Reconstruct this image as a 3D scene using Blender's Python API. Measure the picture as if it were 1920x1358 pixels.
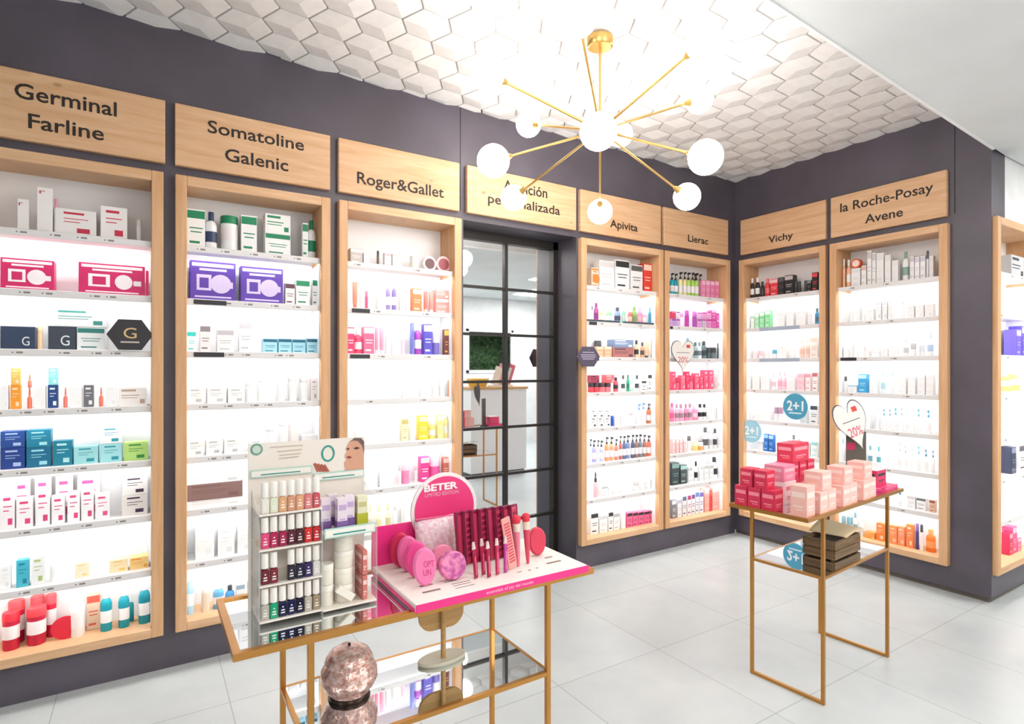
import bpy, bmesh, math, random
from mathutils import Vector, Matrix
for o in list(bpy.data.objects): bpy.data.objects.remove(o)
SC = bpy.context.scene
COL = SC.collection
# ------------------------------------------------------------------ camera, world, light, exposure
F_PX, YAW, HORIZON = 1081.66, math.radians(32.339), 691.2
CAM = Vector((-4.235, -3.14, 1.4))
cd = bpy.data.cameras.new('camera'); cam = bpy.data.objects.new('camera', cd); COL.objects.link(cam)
cam.location = CAM; cam.rotation_euler = (math.pi / 2, 0, -YAW)
cd.sensor_fit = 'HORIZONTAL'; cd.sensor_width = 36; cd.lens = 36 * F_PX / 1920
cd.shift_y = (HORIZON - 679) / 1920; cd.clip_start = .02
SC.camera = cam
SC.view_settings.view_transform = 'Standard'; SC.view_settings.look = 'None'
SC.view_settings.gamma = 1; SC.view_settings.use_curve_mapping = False
SC.view_settings.exposure = 0.0
wd = bpy.data.worlds.new('world'); SC.world = wd; wd.use_nodes = True
wd.node_tree.nodes['Background'].inputs[0].default_value = (.95, .98, 1, 1)
wd.node_tree.nodes['Background'].inputs[1].default_value = .45
GLOBE_E, LED_E = 24.0, 25.0
def area(name, loc, size, power, rot=(0, 0, 0), col=(1, .98, .95)):
    l = bpy.data.lights.new(name, 'AREA'); l.shape = 'RECTANGLE'; l.size, l.size_y = size; l.energy = power; l.color = col
    o = bpy.data.objects.new(name, l); o.location = loc; o.rotation_euler = rot; COL.objects.link(o); return o
for i, (x, y, p) in enumerate([(-6.2, -2.7, 26), (-2.2, -3.0, 24), (.9, -2.9, 30), (-4.2, -4.9, 40), (-.6, -4.7, 60), (1.6, -4.4, 60)]):
    area('added_fill_light', (x, y, 2.69), (.9, .9), p)  # fill lights added out of view to brighten the room, no fixtures modelled

# ------------------------------------------------------------------ measuring: photo pixel -> point on a real plane
FW = Vector((math.sin(YAW), math.cos(YAW), 0)); RT = Vector((math.cos(YAW), -math.sin(YAW), 0))
def at(u, v, ax, val):
    d = FW * F_PX + RT * (u - 960) + Vector((0, 0, HORIZON - v)); k = 'xyz'.index(ax)
    return CAM + d * ((val - CAM[k]) / d[k])
# wall frames: lx runs left to right along a wall, ly goes into the wall, z up
FR = {'L': (Vector((0, 0, 0)), 0.0), 'R': (Vector((0, 0, 0)), -math.pi / 2), 'F': (Vector((0, -1.77, 0)), 0.0)}
def to_world(fr, lx, ly, z):
    o, r = FR[fr]
    return o + Matrix.Rotation(r, 3, 'Z') @ Vector((lx, ly, z))
def on(fr, u, v, ly=0.0):
    if fr == 'L': p = at(u, v, 'y', ly); return p.x, p.z
    if fr == 'R': p = at(u, v, 'x', ly); return -p.y, p.z
    p = at(u, v, 'y', -1.77 + ly); return p.x, p.z

# ------------------------------------------------------------------ materials
def lin(c): return c / 12.92 if c <= .04045 else ((c + .055) / 1.055) ** 2.4
def hexc(h): h = h.strip('#'); return tuple(lin(int(h[i:i + 2], 16) / 255) for i in (0, 2, 4)) + (1,)
MATS = {}
def mat(h, rough=.45, metal=0.0, **kw):
    key = (h, rough, metal, tuple(sorted(kw.items())))
    if key in MATS: return MATS[key]
    m = bpy.data.materials.new('paint_' + h); m.use_nodes = True
    nt = m.node_tree; b = nt.nodes['Principled BSDF']
    b.inputs['Base Color'].default_value = hexc(h); b.inputs['Roughness'].default_value = rough; b.inputs['Metallic'].default_value = metal
    if 'trans' in kw: b.inputs['Transmission Weight'].default_value = kw['trans']; b.inputs['IOR'].default_value = kw.get('ior', 1.45)
    if 'alpha' in kw: b.inputs['Alpha'].default_value = kw['alpha']
    if 'emit' in kw:
        b.inputs['Emission Color'].default_value = hexc(h); b.inputs['Emission Strength'].default_value = kw['emit']
    # a faint procedural unevenness keeps every surface from reading as flat plastic
    if not kw and metal == 0:
        tc = nt.nodes.new('ShaderNodeTexCoord'); n = nt.nodes.new('ShaderNodeTexNoise'); n.inputs['Scale'].default_value = 30
        mr = nt.nodes.new('ShaderNodeMath'); mr.operation = 'MULTIPLY_ADD'; mr.inputs[1].default_value = rough * .3; mr.inputs[2].default_value = rough * .85
        nt.links.new(tc.outputs['Object'], n.inputs['Vector']); nt.links.new(n.outputs[0], mr.inputs[0]); nt.links.new(mr.outputs[0], b.inputs['Roughness'])
    MATS[key] = m; return m
def wood(name, c1, c2, axis='x', scale=1.0, rough=.5, knots=True):
    m = bpy.data.materials.new(name); m.use_nodes = True; nt = m.node_tree; b = nt.nodes['Principled BSDF']; N = nt.nodes.new; K = nt.links.new
    geo = N('ShaderNodeNewGeometry'); mp = N('ShaderNodeMapping')
    s = {'x': (1.2, 1.2, 16), 'z': (14, 14, 1.0)}[axis]
    mp.inputs['Scale'].default_value = tuple(v * scale for v in s)
    K(geo.outputs['Position'], mp.inputs['Vector'])
    n = N('ShaderNodeTexNoise'); n.inputs['Scale'].default_value = 2.2; n.inputs['Detail'].default_value = 8; n.inputs['Roughness'].default_value = .62; n.inputs['Distortion'].default_value = .6
    K(mp.outputs[0], n.inputs['Vector'])
    r = N('ShaderNodeValToRGB'); r.color_ramp.elements[0].position = .3; r.color_ramp.elements[1].position = .72
    r.color_ramp.elements[0].color = hexc(c1); r.color_ramp.elements[1].color = hexc(c2)
    K(n.outputs[0], r.inputs[0]); out = r.outputs[0]
    if knots:
        v = N('ShaderNodeTexVoronoi'); v.inputs['Scale'].default_value = 2.6
        mp2 = N('ShaderNodeMapping'); mp2.inputs['Scale'].default_value = (1.5, 1.5, 2.4) if axis == 'x' else (2.4, 2.4, .9)
        K(geo.outputs['Position'], mp2.inputs['Vector']); K(mp2.outputs[0], v.inputs['Vector'])
        r2 = N('ShaderNodeValToRGB'); r2.color_ramp.elements[0].position = .02; r2.color_ramp.elements[1].position = .09
        r2.color_ramp.elements[0].color = (1, 1, 1, 1); r2.color_ramp.elements[1].color = (0, 0, 0, 1)
        K(v.outputs['Distance'], r2.inputs[0])
        mx = N('ShaderNodeMix'); mx.data_type = 'RGBA'; mx.inputs['B'].default_value = hexc('8a5a34')
        ml = N('ShaderNodeMath'); ml.operation = 'MULTIPLY'; ml.inputs[1].default_value = .7
        K(r2.outputs[0], ml.inputs[0]); K(ml.outputs[0], mx.inputs['Factor']); K(out, mx.inputs['A']); out = mx.outputs['Result']
    K(out, b.inputs['Base Color']); b.inputs['Roughness'].default_value = rough
    bp = N('ShaderNodeBump'); bp.inputs['Strength'].default_value = .08; K(n.outputs[0], bp.inputs['Height']); K(bp.outputs[0], b.inputs['Normal'])
    return m
OAK_H = wood('oak_boards', 'd0a074', 'e6c19a', 'x'); OAK_V = wood('oak_uprights', 'cc9a6c', 'e0b68c', 'z', knots=False)
CRATE = wood('dark_crate_wood', '4a3826', '8a6b48', 'x', 2.5, .6, False)
PALEWOOD = wood('beech_wood', 'b98a4e', 'd0a468', 'x', 3, .45, False)
def noisy(name, c1, c2, scale, rough, bump=0.0, detail=6, lo=.35, hi=.65):
    m = bpy.data.materials.new(name); m.use_nodes = True; nt = m.node_tree; b = nt.nodes['Principled BSDF']; N = nt.nodes.new; K = nt.links.new
    geo = N('ShaderNodeNewGeometry'); n = N('ShaderNodeTexNoise'); n.inputs['Scale'].default_value = scale; n.inputs['Detail'].default_value = detail
    K(geo.outputs['Position'], n.inputs['Vector'])
    r = N('ShaderNodeValToRGB'); r.color_ramp.elements[0].position = lo; r.color_ramp.elements[1].position = hi
    r.color_ramp.elements[0].color = hexc(c1); r.color_ramp.elements[1].color = hexc(c2)
    K(n.outputs[0], r.inputs[0]); K(r.outputs[0], b.inputs['Base Color']); b.inputs['Roughness'].default_value = rough
    if bump:
        bp = N('ShaderNodeBump'); bp.inputs['Strength'].default_value = bump; bp.inputs['Distance'].default_value = .004
        K(n.outputs[0], bp.inputs['Height']); K(bp.outputs[0], b.inputs['Normal'])
    return m
DARK = noisy('charcoal_wall_paint', '4f4a52', '5b5560', 3.0, .42)
PLASTER = noisy('white_plaster', 'e6e6e6', 'eeeeee', 8, .8, .05)
SOFFIT = noisy('plain_ceiling_paint', 'd9dddd', 'e1e5e5', 2, .8)
HEXM = noisy('hexagon_tile_plaster', 'e8e6e4', 'eeecea', 20, .6)
GOLD = mat('c08a48', .28, .85); BRASS = mat('d2ae68', .3, .9); MIRROR = mat('e9eef0', .02, 1.0); BLACKM = mat('2c2826', .4, .4)
WHITE = mat('f0f0f0', .5); SHELFM = mat('e6e4e4', .45); BACKP = mat('f6f6f8', .6)
ACRYL = mat('f4f8f8', .06, 0, trans=.0, alpha=.22); LEDM = mat('fffdfa', .5, 0, emit=LED_E); GLOBEM = mat('fff8f2', .3, 0, emit=GLOBE_E)
INK = mat('2a1f1a', .6)
def floor_mat():
    m = bpy.data.materials.new('grey_stone_tiles'); m.use_nodes = True; nt = m.node_tree; b = nt.nodes['Principled BSDF']; N = nt.nodes.new; K = nt.links.new
    geo = N('ShaderNodeNewGeometry'); mp = N('ShaderNodeMapping'); mp.inputs['Location'].default_value = (1.46, 1.735, 0)
    K(geo.outputs['Position'], mp.inputs['Vector'])
    br = N('ShaderNodeTexBrick'); br.offset = 0; br.squash = 1; br.inputs['Scale'].default_value = 1
    br.inputs['Brick Width'].default_value = .62; br.inputs['Row Height'].default_value = .635; br.inputs['Mortar Size'].default_value = .0022; br.inputs['Mortar Smooth'].default_value = .1
    br.inputs['Color1'].default_value = (.95, .95, .95, 1); br.inputs['Color2'].default_value = (1, 1, 1, 1); br.inputs['Mortar'].default_value = (.62, .61, .6, 1)
    K(mp.outputs[0], br.inputs['Vector'])
    n = N('ShaderNodeTexNoise'); n.inputs['Scale'].default_value = 2.3; n.inputs['Detail'].default_value = 9; n.inputs['Roughness'].default_value = .6; K(geo.outputs['Position'], n.inputs['Vector'])
    r = N('ShaderNodeValToRGB'); r.color_ramp.elements[0].position = .25; r.color_ramp.elements[1].position = .75
    r.color_ramp.elements[0].color = hexc('b8bec0'); r.color_ramp.elements[1].color = hexc('ccd1d1'); K(n.outputs[0], r.inputs[0])
    mx = N('ShaderNodeMix'); mx.data_type = 'RGBA'; mx.blend_type = 'MULTIPLY'; mx.inputs['Factor'].default_value = 1
    K(r.outputs[0], mx.inputs['A']); K(br.outputs[0], mx.inputs['B']); K(mx.outputs['Result'], b.inputs['Base Color'])
    n2 = N('ShaderNodeTexNoise'); n2.inputs['Scale'].default_value = 6; K(geo.outputs['Position'], n2.inputs['Vector'])
    mr = N('ShaderNodeMath'); mr.operation = 'MULTIPLY_ADD'; mr.inputs[1].default_value = .16; mr.inputs[2].default_value = .24; K(n2.outputs[0], mr.inputs[0]); K(mr.outputs[0], b.inputs['Roughness'])
    return m
FLOORM = floor_mat()

# ------------------------------------------------------------------ mesh building
class MB:
    def __init__(s): s.v = []; s.f = []; s.m = []; s.sm = []
    def add(s, vs, fs, mi=0, smooth=False):
        k = len(s.v); s.v += [tuple(p) for p in vs]; s.f += [tuple(i + k for i in f) for f in fs]; s.m += [mi] * len(fs); s.sm += [smooth] * len(fs); return s
    def box(s, x0, x1, y0, y1, z0, z1, mi=0, c=0.0):
        x0, x1 = sorted((x0, x1)); y0, y1 = sorted((y0, y1)); z0, z1 = sorted((z0, z1))
        c = min(c, (x1 - x0) * .3, (y1 - y0) * .3, (z1 - z0) * .3)
        if c <= 1e-6:
            vs = [(x, y, z) for z in (z0, z1) for y in (y0, y1) for x in (x0, x1)]
            return s.add(vs, [(0, 2, 3, 1), (4, 5, 7, 6), (0, 1, 5, 4), (2, 6, 7, 3), (0, 4, 6, 2), (1, 3, 7, 5)], mi)
        bm = bmesh.new(); bmesh.ops.create_cube(bm, size=1)
        for v in bm.verts: v.co = Vector(((x0 + x1) / 2 + v.co.x * (x1 - x0), (y0 + y1) / 2 + v.co.y * (y1 - y0), (z0 + z1) / 2 + v.co.z * (z1 - z0)))
        bmesh.ops.bevel(bm, geom=bm.edges[:], offset=c, segments=1, affect='EDGES')
        bm.verts.index_update(); s.add([v.co for v in bm.verts], [[v.index for v in f.verts] for f in bm.faces], mi); bm.free(); return s
    def lathe(s, prof, seg=20, cx=0, cy=0, sx=1, sy=1, mi=0, cap=True):
        vs = []; n = len(prof)
        for r, z in prof:
            for k in range(seg):
                a = 2 * math.pi * k / seg; vs.append((cx + r * sx * math.cos(a), cy + r * sy * math.sin(a), z))
        fs = [(i * seg + k, i * seg + (k + 1) % seg, (i + 1) * seg + (k + 1) % seg, (i + 1) * seg + k) for i in range(n - 1) for k in range(seg)]
        s.add(vs, fs, mi, True)
        if cap: s.add(vs[:seg], [tuple(range(seg))[::-1]], mi); s.add(vs[-seg:], [tuple(range(seg))], mi)
        return s
    def tube(s, a, b, r, seg=12, mi=0, r2=None):
        a = Vector(a); b = Vector(b); d = (b - a).normalized(); q = d.to_track_quat('Z', 'Y'); r2 = r if r2 is None else r2
        ring = [q @ Vector((math.cos(2 * math.pi * k / seg), math.sin(2 * math.pi * k / seg), 0)) for k in range(seg)]
        vs = [a + p * r for p in ring] + [b + p * r2 for p in ring]
        s.add(vs, [(k, (k + 1) % seg, seg + (k + 1) % seg, seg + k) for k in range(seg)], mi, True)
        s.add(vs[:seg], [tuple(range(seg))[::-1]], mi); s.add(vs[seg:], [tuple(range(seg))], mi); return s
    def bar(s, a, b, w, mi=0, up=(0, 0, 1)):      # square bar
        a = Vector(a); b = Vector(b); d = (b - a).normalized(); u = Vector(up)
        if abs(d.dot(u)) > .9: u = Vector((1, 0, 0))
        x = d.cross(u).normalized() * w / 2; y = x.cross(d).normalized() * w / 2
        vs = [p + q for p in (a, b) for q in (-x - y, x - y, x + y, -x + y)]
        return s.add(vs, [(0, 3, 2, 1), (4, 5, 6, 7), (0, 1, 5, 4), (1, 2, 6, 5), (2, 3, 7, 6), (3, 0, 4, 7)], mi)
    def sphere(s, c, r, seg=24, rings=12, mi=0):
        prof = [(max(1e-5, r * math.sin(math.pi * i / rings)), c[2] - r * math.cos(math.pi * i / rings)) for i in range(rings + 1)]
        return s.lathe(prof, seg, c[0], c[1], mi=mi, cap=False)
    def sheet(s, x0, x1, z0, z1, y, rects, swap=None, base=0):
        """one connected printed sheet at depth y: rects (x0, x1, z0, z1, material index) are printed on it"""
        xs = sorted({x0, x1, *[min(max(q, x0), x1) for r in rects for q in r[:2]]}); zs = sorted({z0, z1, *[min(max(q, z0), z1) for r in rects for q in r[2:4]]})
        nx = len(xs); vs = [((x, y, z) if not swap else (y, x, z)) for z in zs for x in xs]
        for j in range(len(zs) - 1):
            for i in range(nx - 1):
                cx, cz = (xs[i] + xs[i + 1]) / 2, (zs[j] + zs[j + 1]) / 2; m = base
                for r in rects:
                    if r[0] < cx < r[1] and r[2] < cz < r[3]: m = r[4]
                s.f.append((len(s.v) + j * nx + i, len(s.v) + j * nx + i + 1, len(s.v) + (j + 1) * nx + i + 1, len(s.v) + (j + 1) * nx + i)); s.m.append(m); s.sm.append(False)
        s.v += vs; return s
    def prism(s, pts, y0, y1, mi=0):              # outline in x,z extruded along y (front = y0)
        n = len(pts); vs = [(x, y0, z) for x, z in pts] + [(x, y1, z) for x, z in pts]
        return s.add(vs, [tuple(range(n)), tuple(range(2 * n - 1, n - 1, -1))] + [(i, i + n, (i + 1) % n + n, (i + 1) % n) for i in range(n)], mi)
    def build(s, name, mats, parent=None, loc=None, rz=None, rot=None, label=None):
        me = bpy.data.meshes.new(name); me.from_pydata(s.v, [], s.f)
        for m in (mats if isinstance(mats, (list, tuple)) else [mats]): me.materials.append(m)
        me.polygons.foreach_set('material_index', s.m); me.polygons.foreach_set('use_smooth', s.sm)
        bm = bmesh.new(); bm.from_mesh(me); bmesh.ops.recalc_face_normals(bm, faces=bm.faces[:]); bm.to_mesh(me); bm.free()
        me.update()
        return link(name, me, parent, loc, rz, rot, label)
def link(name, me, parent=None, loc=None, rz=None, rot=None, label=None):
    o = bpy.data.objects.new(name, me); COL.objects.link(o)
    if parent: o.parent = parent
    if loc is not None: o.location = loc
    if rz is not None: o.rotation_euler = (0, 0, rz)
    if rot is not None: o.rotation_euler = rot
    if label: o['label'] = label
    return o
def tag(o, label, cat, group=None):
    o['label'] = label; o['category'] = cat
    if group: o['group'] = group
    return o
def thing(name, label, cat, loc=(0, 0, 0), rz=0.0, group=None, rot=None):
    o = bpy.data.objects.new(name, None); COL.objects.link(o); o.empty_display_size = .05
    o.location = loc; o.rotation_euler = rot or (0, 0, rz); return tag(o, label, cat, group)
def struct(o): o['kind'] = 'structure'; return o
def text_mesh(s, size=1.0, depth=.0, bold=0.0):
    c = bpy.data.curves.new('t', 'FONT'); c.body = s; c.size = size; c.extrude = depth; c.offset = bold; c.resolution_u = 3
    o = bpy.data.objects.new('t', c); COL.objects.link(o)
    dg = bpy.context.evaluated_depsgraph_get(); dg.update()
    me = bpy.data.meshes.new_from_object(o.evaluated_get(dg)); bpy.data.objects.remove(o); bpy.data.curves.remove(c); return me
def lettering(name, s, x0, x1, z0, zc, y, m, parent, depth=.0012, slant=0.0, bold=0.0):
    """text whose ink spans x0..x1, first capital spans z0..zc, standing on the x-z plane at y, facing -y"""
    me = text_mesh(s, 1.0, .5, bold); vs = me.vertices
    xs = [v.co.x for v in vs]; a, b = min(xs), max(xs)
    cap = text_mesh(s[0] if s[0].isupper() or s[0].isdigit() else 'l', 1.0, 0); h = max(v.co.y for v in cap.vertices); bpy.data.meshes.remove(cap)
    for v in vs:
        x, yy, zz = v.co
        v.co = (x0 + (x - a) / (b - a) * (x1 - x0), y - depth if zz > 0 else y, z0 + yy / h * (zc - z0) + slant * (x - a))
    me.materials.clear(); me.materials.append(m); me.update()
    return link(name, me, parent)
ORD = ['first', 'second', 'third', 'fourth', 'fifth', 'sixth', 'seventh', 'eighth', 'ninth', 'tenth', 'eleventh', 'twelfth', 'thirteenth', 'fourteenth', 'fifteenth', 'sixteenth', 'seventeenth', 'eighteenth', 'nineteenth', 'twentieth', 'twenty-first', 'twenty-second', 'twenty-third', 'twenty-fourth', 'twenty-fifth']
def cname(h):
    r, g, b = (int(h[i:i + 2], 16) / 255 for i in (0, 2, 4)); mx, mn = max(r, g, b), min(r, g, b); s = 0 if mx == 0 else (mx - mn) / mx
    if s < .09: return 'white' if mx > .9 else 'pale grey' if mx > .75 else 'grey' if mx > .4 else 'dark grey' if mx > .2 else 'black'
    if mx < .2: return 'black'
    d = mx - mn; hu = (60 * ((g - b) / d) if mx == r else 60 * (2 + (b - r) / d) if mx == g else 60 * (4 + (r - g) / d)) % 360
    n = 'red' if hu < 12 or hu > 343 else 'orange' if hu < 38 else 'yellow' if hu < 62 else 'green' if hu < 160 else 'teal' if hu < 190 else 'blue' if hu < 250 else 'purple' if hu < 292 else 'pink'
    if n == 'orange': n = 'brown' if mx < .62 else 'beige' if s < .35 else 'peach' if s < .5 else 'orange'
    if n == 'red': n = 'salmon pink' if s < .55 and mx > .8 else 'dark red' if mx < .62 else 'red'
    if n == 'pink' and mx < .6: n = 'burgundy'
    if s < .2 and n not in ('beige', 'brown'): n = 'pale ' + n if 'pink' not in n else 'pale pink'
    elif mx < .45 and n in ('blue', 'green', 'teal', 'purple'): n = 'dark ' + n
    return n
# ------------------------------------------------------------------ room shell
CEIL = 3.005
b = MB(); b.add([(-9, -6.2, 0), (6, -6.2, 0), (6, .4, 0), (-9, .4, 0)], [(0, 1, 2, 3)]); struct(b.build('floor', FLOORM))
def wall_panels(b, fr_cells, xs, zs, holes, y0, y1):
    for i in range(len(xs) - 1):
        for j in range(len(zs) - 1):
            cx, cz = (xs[i] + xs[i + 1]) / 2, (zs[j] + zs[j + 1]) / 2
            if not any(h[0] < cx < h[1] and h[2] < cz < h[3] for h in holes):
                b.box(xs[i], xs[i + 1], y0, y1, zs[j], zs[j + 1])
def wall_obj(name, fr, x0, x1, holes, z0=.03, z1=3.1, thick=.025):
    xs = sorted({x0, x1, *[h[0] for h in holes], *[h[1] for h in holes]}); zs = sorted({z0, z1, *[h[2] for h in holes], *[h[3] for h in holes]})
    b = MB(); wall_panels(b, None, xs, zs, holes, 0, thick)
    return b
CABS = [  # key, frame, left, right, how a person would say which cabinet
    ('A', 'L', -4.908, -4.170, 'leftmost cabinet'), ('B', 'L', -4.123, -3.411, 'second cabinet from left'), ('C', 'L', -3.366, -2.630, 'cabinet left of door'),
    ('D', 'L', -1.703, -.902, 'cabinet right of door'), ('E', 'L', -.881, -.108, 'left wall corner cabinet'),
    ('G', 'R', .068, .798, 'right wall corner cabinet'), ('H', 'R', .829, 1.561, 'cabinet beside column'), ('K', 'F', .012, .80, 'rightmost cut-off cabinet')]
ZB, ZT = .170, 2.305; LIP = [1.985 - .2515 * k for k in range(7)]; ZBOT = .212
e = .012
holesL = [(a + e, c - e, ZB + e, ZT - e) for k, f, a, c, d in CABS if f == 'L'] + [(-2.6, -1.72, 0, 2.31), (-2.622, -2.618, 2.36, 3.1)]
b = wall_obj('wall_left', 'L', -9, .0, holesL)
for x0, x1 in ((-2.62, -2.6), (-1.72, -1.70)): b.box(x0, x1, .025, .27, .0, 2.33)
b.box(-2.6, -1.72, .0251, .27, 2.31, 2.33); b.box(-9, .02, .03, .045, 2.32, 3.1)
struct(b.build('wall_left', DARK))
b = wall_obj('wall_right', 'R', 0, 1.77, [(a + e, c - e, ZB + e, ZT - e) for k, f, a, c, d in CABS if f == 'R'] + [(1.584, 1.588, 2.36, 3.1)])
b.box(0, 1.76, .03, .04, 2.32, 3.1)
o = struct(b.build('wall_right', DARK)); o.rotation_euler = (0, 0, -math.pi / 2)
b = MB(); hk = [(.012 + e, .80 - e, ZB + e, ZT - e)]
for x0, x1, z0, z1 in ((.0251, .203, ZT - e, 3.1), (.0251, .024 + .001, .03, ZT), (.0251, 3.0, .03, ZB + e), (.80 - e, 3.0, ZB + e, ZT - e)): 
    if x1 > x0: b.box(x0, x1, -1.77, -1.745, z0, z1)
struct(b.build('wall_column', DARK))
b = MB(); b.box(.203, 6, -1.765, -1.74, ZT - e, 3.1); b.box(3.0, 6, -1.765, -1.74, 0, ZT - e); struct(b.build('wall_back', PLASTER))
TAUPE = mat('6f655c', .6)
b = MB(); b.box(-9, -2.6, .02, .03, 0, .06); b.box(-1.72, .02, .02, .03, 0, .06); struct(b.build('baseboard_left', TAUPE))
b = MB(); b.box(.02, .03, -1.75, .0, 0, .06); struct(b.build('baseboard_right', TAUPE))
b = MB(); b.box(.03, 3, -1.75, -1.74, 0, .06); struct(b.build('baseboard_column', TAUPE))
# plain lowered ceiling over the front of the shop, with its white edge trim
def edge_y(x): return -1.909 + (x + 2.376) * (-1.756 + 1.909) / 2.943
b = MB(); xs = (-9, .18)
b.add([(-9, -6.2, 2.7), (6, -6.2, 2.7), (6, -1.742, 2.7), (.18, edge_y(.18), 2.7), (-9, edge_y(-9), 2.7), (-9, -6.2, 3.1), (6, -6.2, 3.1), (6, -1.742, 3.1), (.18, edge_y(.18), 3.1), (-9, edge_y(-9), 3.1)],
      [(4, 3, 2, 1, 0), (2, 3, 8, 7), (3, 4, 9, 8), (4, 0, 5, 9), (5, 6, 7, 8, 9), (0, 1, 6, 5), (1, 2, 7, 6)])
struct(b.build('ceiling', SOFFIT))
b = MB(); b.bar((-9, edge_y(-9) + .006, 2.702), (.0, edge_y(0) + .006, 2.702), .013); struct(b.build('trim_1', mat('f6f6f6', .5)))
# ceiling of hexagonal relief tiles, each folded into three rhombi round a raised point
b = MB(); S = .212; E_ = S / math.sqrt(3); ROT = math.radians(-2.0); DROP, GAP = .018, .955
o0 = Vector((-3.85, -.21)); a1 = Vector((math.cos(ROT - math.pi / 6), math.sin(ROT - math.pi / 6))) * S; a2 = Vector((math.cos(ROT + math.pi / 6), math.sin(ROT + math.pi / 6))) * S
for i in range(-40, 60):
    for j in range(-40, 60):
        c = o0 + a1 * i + a2 * j
        if not (-6.6 < c.x < .14 and edge_y(c.x) - .2 < c.y < .12): continue
        P = []
        for k in range(6):
            ang = ROT + k * math.pi / 3; zz = CEIL - (DROP * .5 + .006 if k % 2 else .006)
            P.append((c.x + math.cos(ang) * E_ * GAP, c.y + math.sin(ang) * E_ * GAP, zz))
        Q = [(p[0], p[1], CEIL + .012) for p in P]; vs = [(c.x, c.y, CEIL - DROP - .006)] + P + Q
        fs = [(0, 1 + k, 1 + (k + 1) % 6, 1 + (k + 2) % 6) for k in (5, 1, 3)]
        fs += [(1 + k, 7 + k, 7 + (k + 1) % 6, 1 + (k + 1) % 6) for k in range(6)]
        b.add(vs, fs)
b.box(-9, .05, -2.2, .05, CEIL + .012, CEIL + .05)
struct(b.build('ceiling.001', HEXM))
# walls of the shop behind the camera, seen in the mirrored door
b = MB()
wx0, wx1, wz0, wz1 = .62, 1.62, 1.32, 2.12
for x0, x1, z0, z1 in ((-9, wx0, 0, 2.7), (wx1, 6, 0, 2.7), (wx0, wx1, 0, wz0), (wx0, wx1, wz1, 2.7)): b.box(x0, x1, -5.7, -5.6, z0, z1)
struct(b.build('wall_front', PLASTER))
w = MB(); 
for x0, x1, z0, z1 in ((wx0, wx0 + .05, wz0, wz1), (wx1 - .05, wx1, wz0, wz1), (wx0, wx1, wz0, wz0 + .05), (wx0, wx1, wz1 - .05, wz1)): w.box(x0, x1, -5.62, -5.58, z0, z1)
struct(w.build('window_1', WHITE))
h = MB(); random.seed(4)
for k in range(1500):
    p = Vector((random.uniform(wx0 - .5, wx1 + .5), -6.0 - random.random() * .15, random.uniform(.9, 2.5))); d = Vector((random.gauss(0, 1), random.gauss(0, .5), random.gauss(0, 1))).normalized() * .045; s_ = d.orthogonal().normalized() * .02
    h.add([p - d, p + s_, p + d, p - s_], [(0, 1, 2, 3)])
h.box(wx0 - .6, wx1 + .6, -6.19, -6.15, 0, 2.6)
o = h.build('hedge', noisy('hedge_leaves', '2e4a2c', '54764a', 12, .6)); tag(o, 'green hedge outside the window behind, seen in the mirrored door', 'hedge'); o['kind'] = 'stuff'

# ------------------------------------------------------------------ door
dy = .24; dx0, dx1, dz1 = -2.6, -1.72, 2.31
d = MB(); fw_ = .04
d.box(dx0, dx0 + .05, dy - .03, dy + .03, .005, dz1); d.box(dx1 - .04, dx1, dy - .03, dy + .03, .005, dz1); d.box(dx0, dx1, dy - .03, dy + .03, 2.255, dz1); d.box(dx0, dx1, dy - .03, dy + .03, .005, .09)
door = struct(d.build('door_1', BLACKM))
d = MB(); d.box(dx0 + .05, dx1 - .04, dy - .004, dy + .004, .09, 2.255); d.build('glass_pane', MIRROR, door, label='mirrored glass')
for z in (1.944, 1.629, 1.311, .998, .677, .356): MB().box(dx0 + .05, dx1 - .04, dy - .018, dy + .012, z - .009, z + .009).build('glazing_bar', BLACKM, door)
MB().box(-2.166, -2.142, dy - .022, dy + .014, .09, 2.255).build('mullion', BLACKM, door)

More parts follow.
